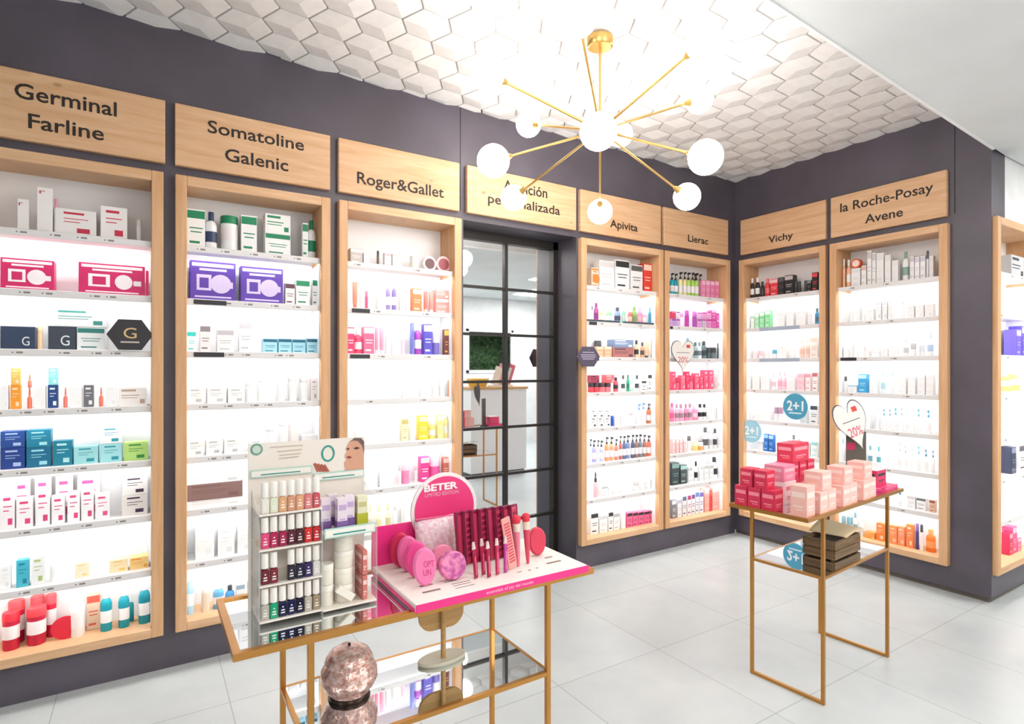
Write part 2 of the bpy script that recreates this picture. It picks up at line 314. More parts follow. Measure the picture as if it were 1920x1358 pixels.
# ------------------------------------------------------------------ cabinets
CABDESC = {'A': 'oak framed lit wall cabinet with red tubs at its bottom, cut by left edge',
 'B': 'oak framed lit wall cabinet with green banded cartons on its top shelf', 'C': 'oak framed lit wall cabinet left of the mirrored door',
 'D': 'oak framed lit wall cabinet right of the mirrored door, hexagon sign on its left edge', 'E': 'narrow oak framed lit wall cabinet on the left wall by the room corner',
 'G': 'oak framed lit wall cabinet on the right wall by the room corner', 'H': 'oak framed lit wall cabinet beside the dark column, orange cartons at its bottom', 'K': 'oak framed lit wall cabinet beyond the column, cut by the right edge'}
DARKTAG = {('A', 1): (0, .07), ('B', 1): (.03, .17), ('B', 2): (.03, .16), ('C', 1): (.03, .13), ('C', 2): (.02, .13), ('D', 1): (.04, .11), ('E', 1): (.03, .06), ('H', 2): (.02, .13), ('D', 2): (.07, .13)}
def cabinet(key, fr, x0, x1):
    w = x1 - x0; t = .047; o, r = FR[fr]
    if fr == 'F': yf = -.028
    else: yf = -.04
    loc = to_world(fr, x0, 0, ZB); c = thing('display_cabinet', CABDESC[key], 'cabinet', loc, r, 'lit oak wall cabinets')
    H = ZT - ZB; yb = .175
    f = MB()
    f.box(0, t, yf, yb, 0, H, 0, .003); f.box(w - t, w, yf, yb, 0, H, 0, .003)
    f.build('side_board', OAK_V, c)
    f = MB(); f.box(t, w - t, yf, yb, H - t, H, 0, .003); f.build('top_board', OAK_H, c)
    f = MB(); f.box(t, w - t, yf, yb, 0, ZBOT - ZB, 0, .003); f.build('bottom_board', OAK_H, c)
    MB().box(t, w - t, yb - .012, yb - .002, ZBOT - ZB, H - t).build('back_panel', BACKP, c)
    for q0 in (t, w - t - .003): MB().box(q0, q0 + .003, -.0, yb - .012, ZBOT - ZB, LIP[0] - .031 - ZB).build('side_glare', BACKP, c)  # white sheets added over the oak sides, their colour imitates washed-out light
    rnd = random.Random(key)
    for k, z in enumerate(LIP):
        zz = z - ZB; s = MB(); s.box(t, w - t, .0, yb - .012, zz - .014, zz - .002); s.box(t, w - t, -.012, .0, zz - .03, zz, 0, .002)
        sh = s.build('shelf', SHELFM, c)
        MB().box(t + .01, w - t - .01, .001, .012, zz - .024, zz - .0145).build('light_strip', LEDM, c)
        n = {'A': 5, 'B': 5, 'C': 2, 'D': 3}.get(key, 2)
        rects = []
        for q in range(n):
            x = t + .03 + (w - 2 * t - .1) * (q + rnd.random() * .6) / n
            rects += [(x, x + .006, zz - .018, zz - .012, 1), (x + .014, x + .036, zz - .019, zz - .011, 1)]
        MB().sheet(t + .002, w - t - .002, zz - .026, zz - .004, -.0124, rects).build('price_rail', [SHELFM, mat('8c8480', .6)], sh)
        if (key, k) in DARKTAG:
            a, q = DARKTAG[(key, k)]; MB().box(t + a, t + q, -.018, -.012, zz - .026, zz - .004, 0, .002).build('shelf_tag', mat('2e2b30', .4), sh, label='dark shelf tag')
        if key == 'G' and k in (1, 2): MB().box(t + .13, t + .47, -.016, -.012, zz - .029, zz - .001).build('shelf_tag', mat('a6b4c4', .5), sh, label='blue-grey shelf strip')
        if key == 'D' and k == 1:
            for q0, q1 in ((t + .02, t + .33), (t + .39, w - t - .03)): MB().box(q0, q1, -.014, .02, zz, zz + .012).build('bottle_tray', mat('3c4a58', .4), sh, label='dark tray edge')
    return c
for key, fr, a, c, dsc in CABS: cabinet(key, fr, a, c)
# wooden boards above the cabinets
SIGNS = [('L', -4.908, -4.163, 'oak sign board with two lines of black lettering above the leftmost cabinet'), ('L', -4.124, -3.410, 'oak sign board with two lines of lettering, second from the left'),
 ('L', -3.366, -2.640, 'oak sign board with one long line of lettering left of the door'), ('L', -2.588, -1.743, 'oak sign board with two lines of lettering above the mirrored door'),
 ('L', -1.704, -.919, 'knotty oak sign board with one short word, right of the door'), ('L', -.888, -.124, 'knotty oak sign board with one short word by the room corner on the left wall'),
 ('R', .077, .796, 'oak sign board with one short word by the corner on the right wall'), ('R', .833, 1.553, 'oak sign board with two lines of lettering beside the column')]
TXT = {0: [('Germinal', 27, 219, 42, 156.6, 184.7), ('Farline', 53, 195, 60, 214, 240.6)], 1: [('Somatoline', 389.6, 570, 398, 226.7, 249.5), ('Galenic', 421.8, 540.5, 434, 280, 303)],
 2: [('Roger&Gallet', 669.5, 832, 675, 323, 344)], 3: [('Atención', 944, 1026, 950, 338, 357), ('personalizada', 915, 1050, 922, 364, 381)], 4: [('Apivita', 1144, 1195.5, 1149, 412.5, 426.6)],
 5: [('Lierac', 1290, 1327.5, 1292, 440.5, 453)], 6: [('Vichy', 1441, 1487, 1446, 443, 455)], 7: [('la Roche-Posay', 1575.5, 1750, 1577, 382, 398), ('Avene', 1622, 1693, 1629, 402, 418)]}
for i, (fr, a, c, lab) in enumerate(SIGNS):
    sg = MB().box(0, c - a, -.03, 0, 0, .29, 0, .003).build('sign_board', OAK_H, None, to_world(fr, a, 0, 2.35), FR[fr][1]); tag(sg, lab, 'sign', 'oak sign boards over the cabinets')
    for s, u0, u1, uc, vt, vb in TXT[i]:
        x0, _ = on(fr, u0, 400, -.03); x1, _ = on(fr, u1, 400, -.03); _, zt = on(fr, uc, vt, -.03); _, zb = on(fr, uc, vb, -.03)
        lettering('lettering', s, x0 - a, x1 - a, zb - 2.35, zt - 2.35, -.0302, INK, sg, bold=.012)

# ------------------------------------------------------------------ chandelier
hub = Vector((-2.409, -1.0405, 2.535)); ch = thing('chandelier', 'brass starburst chandelier with twelve glowing globes under the hexagon ceiling', 'chandelier', hub)
MB().lathe([(.052, CEIL - .075 - hub.z), (.062, CEIL - .07 - hub.z), (.062, CEIL - .03 - hub.z)], 32).build('canopy', BRASS, ch)
MB().tube((0, 0, 0), (0, 0, CEIL - .07 - hub.z), .0065).build('stem', BRASS, ch); MB().sphere((0, 0, 0), .03).build('hub', BRASS, ch)
GL = [(1122, 247, 1), (925, 302, 1), (1323, 295, 1), (1320, 78, 1), (1085, 33, 1), (915, 138, 1), (1311, 186, 0), (991, 233, 0), (963, 371, 0), (1125, 397, 0), (1288, 369, 0), (1163, 252, 0)]
for u, v, near in GL:
    d = (FW * F_PX + RT * (u - 960) + Vector((0, 0, HORIZON - v))).normalized(); q = d.dot(hub - CAM); cc = (hub - CAM).length_squared - .62 ** 2; D = max(0, q * q - cc)
    p = CAM + d * (q + (-1 if near else 1) * math.sqrt(D)) - hub; n = p.normalized(); p = n * .62
    arm = MB().tube((0, 0, 0), p - n * .075, .0055).build('arm', BRASS, ch)
    MB().tube(p - n * .095, p - n * .062, .009, 16, 0, .022).build('socket', BRASS, arm)
    MB().sphere(p, .07, 32, 16).build('globe', GLOBEM, ch, label='glowing white glass globe')

# ------------------------------------------------------------------ counter behind the camera, seen in the mirrored door
ct = thing('counter', 'white counter behind the camera, seen in the mirrored door', 'counter', (-.35, -3.05, 0))
MB().box(-.42, .42, -.22, .22, .06, 1.13).build('body', WHITE, ct); MB().box(-.44, .44, -.24, .24, 1.13, 1.16, 0, .004).build('worktop', PALEWOOD, ct); MB().box(-.40, .40, -.20, .20, 0, .06).build('plinth', DARK, ct)
bs = MB().lathe([(.11, 0), (.15, .10), (.153, .11), (.14, .105), (.10, .012)], 28).build('basket', mat('e8b84c', .5), None, (-.58, -3.0, 1.1605)); tag(bs, 'round yellow basket on the counter, seen in the mirrored door', 'basket')
rk = thing('leaflet_rack', 'leaflet rack with tilted cards on the counter, seen in the mirrored door', 'leaflet rack', (-.22, -3.02, 1.1605)); MB().box(-.16, .16, -.07, .07, 0, .02).build('base', WHITE, rk)
for k, q in enumerate(['e8d8c8', 'd89c9c', '2c2c30', 'e4e0dc', 'c8606c']):
    MB().box(-.05, .05, -.002, .002, 0, .26 + .04 * (k % 3)).build('leaflet', mat(q, .5), rk, (-.12 + k * .06, .04 - .02 * k, .02), rot=(.2, .35, .3))
# ------------------------------------------------------------------ shelf products
SHELFN = ['top shelf', 'second shelf', 'third shelf', 'fourth shelf', 'fifth shelf', 'sixth shelf', 'seventh shelf', 'bottom shelf']
CABN = {k: d for k, f, a, c, d in CABS}; CABF = {k: f for k, f, a, c, d in CABS}
MESH = {}
def mesh_of(key, fn, mats):
    if key not in MESH:
        b = fn(); o = b.build('m', mats); MESH[key] = o.data; bpy.data.objects.remove(o)
    return MESH[key]
def r3(x): return round(x, 3)
def pale(h):
    r, g, b_ = (int(h[i:i + 2], 16) for i in (0, 2, 4)); mx, mn = max(r, g, b_), min(r, g, b_)
    if mx > 200 and mx - mn < 34: k = .6
    elif mx > 140 and mx - mn < 30: k = .32
    else: return h
    return ''.join(f'{int(v + (250 - v) * k):02x}' for v in (r, g, b_))
KIND = {'b': ('carton', 'carton'), 'g': ('gift_box', 'gift box'), 't': ('cream_tube', 'tube'), 'o': ('lotion_bottle', 'bottle'), 'p': ('pump_bottle', 'pump bottle'), 'j': ('cream_jar', 'jar'),
        's': ('serum_bottle', 'dropper bottle'), 'a': ('glass_ampoule', 'ampoule'), 'c': ('plastic_tub', 'tub'), 'r': ('round_tin', 'round tin'), 'e': ('round_card', 'round card'), 'x': ('serum_stick', 'slim stick')}
BAND = True
def product(kind, w, d, h, c1, c2):
    """returns list of (part name, mesh): first one is the body"""
    w, d, h = max(.008, r3(w)), max(.008, r3(d)), max(.012, r3(h)); K = (kind, w, d, h, c1, c2, BAND); r = w / 2; out = []
    def part(n, fn, *m): out.append((n, mesh_of(K + (n,), fn, list(m)), m))
    A, B = mat(pale(c1), .4), mat(pale(c2), .4)
    if kind in 'bg':
        part('carton', lambda: MB().box(-w / 2, w / 2, -d / 2, d / 2, 0, h, 0, .0012), A)
        y = -d / 2 - .0006
        def pr():
            if kind == 'g': R = [(-w * .46, w * .46, h * .86, h * .95, 1), (-w * .3, w * .3, h * .76, h * .82, 1), (-w * .36, -w * .04, h * .26, h * .66, 1), (-w * .3, -w * .1, h * .32, h * .58, 0), (w * .32, w * .44, h * .34, h * .5, 1), (-w * .4, w * .4, h * .08, h * .12, 1)]
            elif w > h * 1.25: R = [(-w * .42, w * .1, h * .78, h * .9, 1), (-w * .42, w * .22, h * .55, h * .6, 1), (-w * .42, w * .15, h * .42, h * .46, 1), (w * .24, w * .42, h * .12, h * .36, 1)]
            elif BAND: R = [(-w * .48, w * .48, h * .76, h * .96, 1), (-w * .36, w * .36, h * .5, h * .53, 1), (-w * .3, w * .3, h * .4, h * .43, 1), (-w * .36, w * .2, h * .12, h * .18, 1)]
            else: R = [(-w * .3, w * .2, h * .8, h * .88, 1), (-w * .3, w * .3, h * .62, h * .65, 1), (-w * .3, w * .1, h * .5, h * .53, 1), (w * .02, w * .34, h * .12, h * .3, 1)]
            return MB().sheet(-w * .49, w * .49, h * .01, h * .99, y, R)
        if c2 != c1: part('printed_panel', pr, A, B)
        if kind == 'g': part('printed_picture', lambda: MB().prism([(w * .17 + h * .24 * math.cos(2 * math.pi * k / 20), h * .44 + h * .24 * math.sin(2 * math.pi * k / 20)) for k in range(20)], y - .0006, y), B)
    elif kind == 't':
        part('cream_tube', lambda: MB().lathe([(r * .82, h * .16), (r, h * .3), (r, h * .5)], 14, sy=.75).add(*_crimp(r, h), 0, True), A)
        part('cap', lambda: MB().lathe([(r * .7, 0), (r * .74, h * .01), (r * .74, h * .17)], 14, sy=.8), B)
    elif kind == 'o':
        part('lotion_bottle', lambda: MB().lathe([(r * .9, 0), (r, h * .03), (r, h * .62), (r * .8, h * .72), (r * .42, h * .76), (r * .42, h * .8)], 16, sy=.8), A)
        part('cap', lambda: MB().lathe([(r * .5, h * .77), (r * .5, h * .98), (r * .44, h)], 14), B)
        if w > .024: part('label_band', lambda: MB().lathe([(r * 1.01, h * .2), (r * 1.01, h * .48)], 16, sy=.8, cap=False), B)
    elif kind == 'p':
        part('pump_bottle', lambda: MB().lathe([(r * .92, 0), (r, h * .03), (r, h * .6), (r * .75, h * .69), (r * .35, h * .71)], 16, sy=.8), A)
        part('pump', lambda: MB().lathe([(r * .45, h * .69), (r * .45, h * .79), (r * .16, h * .8), (r * .16, h * .93)], 12).box(-r * .25, r * .25, -r * .95, r * .3, h * .92, h, 0, .001), B)
        if w > .02: part('label_band', lambda: MB().lathe([(r * 1.01, h * .16), (r * 1.01, h * .44)], 16, sy=.8, cap=False), mat('f2eef0', .5))
    elif kind in 'jc':
        t = .55 if kind == 'j' else .78
        part('jar' if kind == 'j' else 'plastic_tub', lambda: MB().lathe([(r * .88, 0), (r * .96, h * .04), (r * .96, h * t)], 24), A)
        part('lid', lambda: MB().lathe([(r, h * t), (r, h * .96), (r * .94, h)], 24), B)
        if kind == 'c':
            part('label_band', lambda: MB().lathe([(r * .972, h * .3), (r * .972, h * .66)], 24, cap=False), mat('f4eeee', .45))
    elif kind == 's':
        part('serum_bottle', lambda: MB().lathe([(r * .95, 0), (r, h * .03), (r, h * .52), (r * .5, h * .58), (r * .5, h * .62)], 14), A)
        part('dropper', lambda: MB().lathe([(r * .6, h * .6), (r * .6, h * .74), (r * .32, h * .76), (r * .36, h * .9), (r * .2, h)], 12), B)
    elif kind == 'a': part('glass_ampoule', lambda: MB().lathe([(r * .8, 0), (r, h * .04), (r, h * .5), (r * .35, h * .6), (r * .5, h * .7), (r * .3, h)], 12), A)
    elif kind == 'x':
        part('serum_stick', lambda: MB().lathe([(r, 0), (r, h * .7)], 12), A); part('cap', lambda: MB().lathe([(r * .95, h * .7), (r * .95, h * .97), (r * .6, h)], 12), B)
    elif kind in 're':
        def disc(rr, y0, y1):
            pts = [(rr * math.cos(2 * math.pi * k / 24), h / 2 + rr * math.sin(2 * math.pi * k / 24)) for k in range(24)]; return MB().prism(pts, y0, y1)
        dd = .03 if kind == 'r' else .004
        part('round_tin', lambda: disc(h / 2, -dd / 2, dd / 2), A); part('printed_face', lambda: disc(h * .36, -dd / 2 - .001, -dd / 2), B)
    return out
def _crimp(r, h):
    n = 14; vs = []; rows = [(h * .5, r, .75), (h * .8, r * 1.02, .4), (h * .97, r * 1.04, .06), (h, r * 1.04, .06)]
    for z, a, k in rows: vs += [(a * math.cos(2 * math.pi * i / n), a * k * math.sin(2 * math.pi * i / n), z) for i in range(n)]
    fs = [(j * n + i, j * n + (i + 1) % n, (j + 1) * n + (i + 1) % n, (j + 1) * n + i) for j in range(3) for i in range(n)] + [tuple(range(3 * n, 4 * n))]
    return vs, fs
COUNT = 0
def put(kind, lx, ly, z, w, d, h, c1, c2, fr, label, group, yaw=0.0):
    global COUNT
    parts = product(kind, w, d, h, c1, c2); root = None; nm, cat = KIND[kind]
    loc = to_world(fr, lx, ly, z)
    for i, (n, me, mats) in enumerate(parts):
        if root is None:
            root = bpy.data.objects.new(nm, me); COL.objects.link(root); root.location = loc; root.rotation_euler = (0, 0, FR[fr][1] + yaw); tag(root, label, cat, group)
        else:
            o = bpy.data.objects.new(n, me); COL.objects.link(o); o.parent = root
    COUNT += 1; return root
def words(*p): return ' '.join(x for x in p if x)
def label_for(kind, c1, c2, pos, shelf, cab):
    n = KIND[kind][1]; a, b_ = cname(c1), cname(c2)
    body = words(a, n)
    det = {'b': f'with {b_} print', 'g': f'with {b_} print', 'o': f'with {b_} cap', 't': f'with {b_} cap', 'p': f'with {b_} pump', 's': f'with {b_} top', 'j': f'with {b_} lid', 'c': f'with {b_} lid', 'x': '', 'a': '', 'r': f'with {b_} face', 'e': ''}[kind]
    if c1 == c2: det = ''
    elif a == b_ and det: det = det.replace('with ' + b_, 'with ' + ('paler' if sum(int(c2[i:i + 2], 16) for i in (0, 2, 4)) > sum(int(c1[i:i + 2], 16) for i in (0, 2, 4)) else 'darker'))
    if not det: body += ','
    full = words(body, det + (',' if det else ''), pos + ',', SHELFN[shelf] + ',', CABN[cab])
    if len(full.split()) > 16: full = words(body.rstrip(',') + ',', pos + ',', SHELFN[shelf] + ',', CABN[cab])
    return full
FRONT = .034
def fill(cab, shelf, spec, band=True):
    """spec items: kind u0 u1 vtop body accent [n] [flags]; u, v measured on the photo at the shelf front.  flags: ^ stacked on the previous one, B second row behind"""
    global BAND
    BAND = band; fr = CABF[cab]; zb = LIP[shelf] - .002 if shelf < 7 else ZBOT; c0, c9 = [(a, c) for k, f, a, c, d in CABS if k == cab][0]
    items = []
    for tok in spec.split(';'):
        p = tok.split()
        if not p: continue
        kind, u0, u1, vt, c1, c2 = p[0], float(p[1]), float(p[2]), float(p[3]), p[4], p[5]
        n = 1; fl = ''
        for q in p[6:]:
            if q.isdigit(): n = int(q)
            else: fl += q
        x0, _ = on(fr, u0, vt, FRONT); x1, _ = on(fr, u1, vt, FRONT); _, zt = on(fr, (u0 + u1) / 2, vt, FRONT)
        x0 = max(x0, c0 + .05); x1 = min(x1, c9 - .05)
        if x1 - x0 < .006: continue
        for k in range(n):
            a = x0 + (x1 - x0) * k / n; c = x0 + (x1 - x0) * (k + 1) / n; items.append([kind, a, c, zt, c1, c2, fl])
    roots = []; last = None
    order = sorted([i for i in items if '^' not in i[6]], key=lambda i: i[1] + (100 if 'B' in i[6] else 0))
    front = [i for i in order if 'B' not in i[6]]
    for it in items:
        kind, a, c, zt, c1, c2, fl = it; gap = .0012 if kind in 'bg' else .0016
        w = c - a - gap; lim = .125
        if '^' in fl: z = last[0]; h = zt - z
        else: z = zb; h = zt - zb
        h = max(.015, min(h, (.218 if shelf else .265) - (z - zb)))
        if kind in 'bg': d = min(.11, max(.03, w * .8 if w < .09 else .07))
        elif kind in 're': w = h; d = .03
        else: d = min(w, lim); 
        if '^' in fl and kind in 'bg': d = last[1]
        ly = FRONT + d / 2 + (.066 if 'B' in fl else 0)
        if ly + d / 2 > .158: ly = .158 - d / 2
        grp = f'{cname(c1)} {KIND[kind][1]}{"es" if kind == "g" else "s"} on the {SHELFN[shelf]} of the {CABN[cab]}'
        if '^' in fl: pos = 'stacked on ' + last[2]
        elif 'B' in fl: pos = 'behind ' + ORD[min(24, [i for i in order if 'B' in i[6]].index(it))] + ' from left'
        else: pos = ORD[min(24, front.index(it))] + ' from left'
        if '^' in fl and 'stacked' in last[2]: pos = 'topmost ' + last[2]
        root = put(kind, (a + c) / 2, ly, z, w, d, h, c1, c2, fr, label_for(kind, c1, c2, pos, shelf, cab), grp)
        roots.append((root, w, d, h)); last = (z + h, d, pos.replace('stacked on ', '').replace(' from left', '') + (' stacked' if '^' in fl else ''))
    return roots
def brandmark(item, s, x0, x1, z0, z1, col):
    o, w, d, h = item; lettering('lettering', s, w * x0, w * x1, h * z0, h * z1, -d / 2 - .0008, mat(col, .5), o, .0005)
# ------------------------------------------------------------------ shelf contents (kind, left px, right px, top px, body, accent)
W = 'f0eef0'
# leftmost cabinet
R_ = fill('A', 0, "b 32 54 373 e4dcd8 e4dcd8;b 69 99 352 ece4e0 ece4e0;x 101 109 372 f0e4e0 e8a0b0;b 103 181 393 e8dcd8 c82848;b 188 239 388 f0e4e2 d0204c;x 255 266 411 e8e0dc d8c8c4", False)
fill('A', 1, "g 0 102 486 cc1a62 f4e4ec;g 147 272 496 cc1a62 f4e4ec;b 273 279 508 d8185c d8185c")
brandmark(R_[0], 'r', -.36, -.02, .78, .93, 'c01848'); brandmark(R_[1], 'r', -.34, .0, .86, .96, 'c01848')
R_ = fill('A', 2, "b 0 66 612 2a3a56 2a3a56;x 69 80 612 f0d0a8 e8c8a0;b 90 142 612 343c4a 343c4a;b 100 200 580 dce4e8 3a8a84 ^;b 144 197 614 d8dcdc 2c7a74;x 200 206 616 e4e4e4 d0d0d0")
brandmark(R_[0], 'G', .12, .34, .18, .56, 'dce4e8'); brandmark(R_[2], 'G', -.05, .28, .2, .62, 'dce4e8')
fill('A', 3, "b 0 16 722 e4ecf0 d4e0e8;b 19 39 722 f09a28 f4d8b0;b 20 38 691 f4b45c f8dcb8 ^;a 50 60 727 e8785c e8785c;a 51 60 703 e88a74 e8785c ^;b 64 86 724 f2f0f0 e8e8e8;b 89 109 722 12407e c8d4e0;b 90 109 690 8cdce0 dcf4f4 ^;a 118 127 727 ec8070 ec8070;b 130 154 726 f2f2f2 e8e8e8;b 156 176 722 6c6c72 d0d0d4;a 185 194 727 ec7c64 ec7c64;b 198 220 724 f0f0f0 dcdcdc;b 223 276 727 e8dcd4 b8a090", False)
fill('A', 4, "b 0 47 840 183c88 a8bce4;b 0 47 809 1c468e a8bce4 ^;b 49 96 839 0f6a8e 9cdce8;b 49 96 806 127a98 a0e0e8 ^;b 99 136 826 0c7c96 b8e8ec;b 138 184 837 9cd8dc 1890a0;b 187 229 832 a0dce0 1890a0;b 187 229 800 eaf2f4 24a0b0 ^;b 232 278 829 b4dc7c 2c8a3c", False)
fill('A', 5, "b 0 28 926 f2e8ec d83c80;b 30 62 934 f0eaee d83c74;b 66 94 920 f4eef0 d8407c;b 96 122 930 f0eaee d83c74;b 126 150 922 f4eef0 d8407c;b 152 176 916 f2ecee d04878;b 178 206 926 eeeaec e05088;b 228 277 928 cfc0b4 3a2440;b 229 277 893 e0d8d0 3a2440 ^;b 20 52 905 f2e4ea e04884 B;b 60 92 900 f2e4ea e04884 B;b 100 134 897 f2e4ea e04884 B;b 142 186 895 f2e4ea e04884 B", False)
fill('A', 6, "b 0 20 1062 eef0f2 c8ccd4;b 30 54 1050 3fb0c6 0f7c94;b 58 84 1043 dadcda a8bc78;o 92 110 1046 f4f4f4 f0f0f0;b 140 168 1056 f6ecd0 f0d890;b 205 240 1050 f6e2b8 f0c468;b 243 279 1045 f4cf88 ec9c40;o 267 279 1020 e4f0ec d0e4dc B", False)
fill('A', 7, "c 0 36 1152 c8183c ec2e3c;c 46 86 1143 c4183c f0404a;c 6 40 1140 c8183c f04a50 B;c 50 78 1130 c8183c f04a50 B;c 80 102 1126 cc2040 f05058 B;e 115 128 1158 d8243c d8243c;c 129 159 1137 f0e8e8 f4f0f0;b 160 186 1124 e8ccb0 d85848 B;o 187 210 1106 0d99a8 f2f2f2;o 221 243 1102 0d98a8 f2f2f2;o 240 251 1128 1698a4 e8f0f0 B;o 259 282 1090 0c8c9c f0f0f0")
# second cabinet
fill('B', 0, "b 348 385 392 eef0ee 12855a;o 385 408 396 e4e8ee 28385e;c 414 449 404 ecf0f0 12855a;b 452 482 404 eeeeec 168a5e;b 497 545 438 f0f0ee 12855a;b 497 545 402 f0f0ee 12855a ^;b 567 578 418 e8efec 128a5c;o 577 594 412 f0f2f0 1a8a60")
fill('B', 1, "g 356 442 491 5a3aa0 d8c8ec;g 451 531 502 5c3ea4 d8c8ec;b 535 553 531 e8ccc8 603a48;b 555 581 525 f0ecea 18895e;b 586 602 524 f0ecea 18895e")
fill('B', 2, "b 349 368 621 d8f4f0 38c8c0;b 375 395 610 dcd4d6 8c8488;b 407 439 618 e4e0e2 a8a0a6;b 448 473 602 e2e0e4 b4aeb8;b 493 520 635 a8dcec 1c6880;b 522 547 635 a4daec 205c78;b 548 573 636 a4daec 1c6880;b 575 601 635 a4d8ea 205c78")
fill('B', 3, "b 350 383 727 e6e4e4 a8a6a6;b 388 424 727 e6e4e4 a4a2a2;b 427 459 727 e6e4e4 a4a2a2;x 460 474 712 e4e4e4 bcbcbc;x 483 501 702 e6e6e6 c4c4c4;x 520 536 698 e4e4e4 d0c8c8;x 541 558 700 e4e4e4 bebebe;x 562 580 703 e2e2e2 bababa;b 583 601 710 ecd8d0 9a9090", False)
fill('B', 4, "b 348 382 827 e4e4e4 989898;b 386 416 825 e4e4e4 989898;b 420 450 823 e4e4e4 989898;b 468 494 826 e4e4e4 a8a8a8;x 497 516 795 e0e0e0 b0b0b0;x 523 539 782 e0dada b8b0b0;x 542 561 785 e8d4cc d0b8b0;b 566 600 816 e8e8ea d4d4d8", False)
fill('B', 5, "b 350 455 936 e4e0dc c8c0bc;b 350 455 906 8a6a64 7a5a56 ^;b 350 452 882 ececec b4b4b4 ^")
fill('B', 6, "b 366 402 985 f0f0f0 dcdce0;b 408 440 990 eeeeee c4c4cc;b 445 470 986 eeeeee ccccd0;b 480 520 980 f0f0f0 d0d0d4;b 530 590 980 f0f0f0 d0d0d4", False)
fill('B', 7, "o 349 365 1072 b4dcf0 e8f4fa;x 378 394 1098 ecdcc8 d8d0c8;o 400 421 1096 6cb4e4 e8f4fa;o 423 441 1100 4c9cdc 3a4048;b 443 460 1096 e0e8ec 9cb4c4;x 463 471 1090 d8d4d4 a8a4a4")
# cabinet left of the door
fill('C', 0, "b 657 679 466 a89c94 f0e8e4;b 682 692 474 f4ecea e4dcd8;x 707 712 470 6a6662 4a4644;b 721 734 474 f2e8ea e8b8c4;b 736 752 476 f2eae8 e8c8c4;j 772 788 480 e4ecd4 f0f0ea;r 797 815 481 e8c8cc 6a4a4c;r 822 846 481 ecc4c8 a05058")
fill('C', 1, "t 652 661 530 f4dcdc f0ecec;t 662 672 528 ee8a74 ec7a64;t 675 683 534 f4d8d8 f0e4e4;x 685 691 546 ec5c84 ec7898;b 708 724 546 dcdcc4 e8c8d4;o 724 734 528 a08cc8 e8e8ec;o 736 745 528 9080c4 e8e8ec;b 750 758 533 ece4e8 b094b0;o 762 771 536 dff0e8 f0f0f0;b 774 791 541 f08a54 f4dcc8;t 796 804 546 f08478 f8e8e4;t 806 815 546 f49c90 f8e8e4;b 817 843 560 f4a49c f8f0ee;b 817 843 544 f4a49c f8f0ee ^")
fill('C', 2, "b 651 665 614 ec3c6c f8e8e8;o 665 681 617 ec4c74 f8dce4;b 682 702 613 f06a90 f8dce4;t 704 711 614 f49cb4 f8e4e8;t 713 721 614 f4a4bc f8e4e8;x 723 730 616 f4d4dc f4e8ec;o 736 750 618 dff0e4 f0f4f0;x 753 760 622 f4d0d8 f0e4e8;b 772 777 606 6c78c8 8890d4;o 778 793 606 a84cb8 e8e4f4;b 795 811 608 5a50c0 dcd8f4;j 812 827 624 8478cc f0ecf4;b 833 848 618 7a4440 e8c058")
fill('C', 3, "x 660 668 700 eeeeee cccccc;b 690 700 722 f4f0e8 e0d8c4 4;b 735 750 712 f2f0ea e4dcc8;o 755 768 706 f2f2f0 e4e4e0;o 772 785 706 f2f2f0 e4e4e0;b 790 806 716 f2f0ee e0e0e0;o 812 824 704 f0f0f0 dcdcdc;o 826 837 704 f0f0f0 dcdcdc;x 840 845 713 e8a078 c0a890")
fill('C', 4, "o 664 674 786 f2ecec e4d4d0;o 690 700 786 f2f0f0 e0dce0;b 735 747 797 f0eef6 dcdcec;b 753 766 785 f4ecc0 c8b878;o 768 780 790 f6f0e0 f0e8d0;b 786 803 780 ecd440 f4ecc0;o 805 819 788 f0dc80 f0ece0;b 821 832 778 f2e69c f4f0dc;o 832 842 774 f2e69c f4f0dc")
fill('C', 5, "b 696 708 884 eceef4 c8d0e4;b 712 738 880 f2f2f2 e4e4e4;x 748 753 872 e4e4e4 a4a4a4;j 755 770 863 f08cb8 f8d4e4;x 778 783 872 d8c8d0 a08c94;b 789 805 857 e43c90 f4ecdc;j 807 828 853 ec60a8 f4d0e4;b 831 848 858 c8705c e8c8c0")
fill('C', 6, "o 690 700 948 f4f0dc e8e0b8;o 706 718 950 f4f0d0 d8d0a0;o 724 734 946 f4ecc8 c8c090;o 738 746 946 f0ecdc a0a0a0;b 760 800 940 f2eee8 e0d8d0;b 806 846 936 f2eeee e0d8d8")
fill('C', 7, "b 664 700 1010 f0f0f0 d8d8d8;b 704 740 1010 f0f0f0 d8d8d8;b 746 790 1008 f2e8ea e0c8cc;b 796 840 1004 f2e8ea e0c8cc")
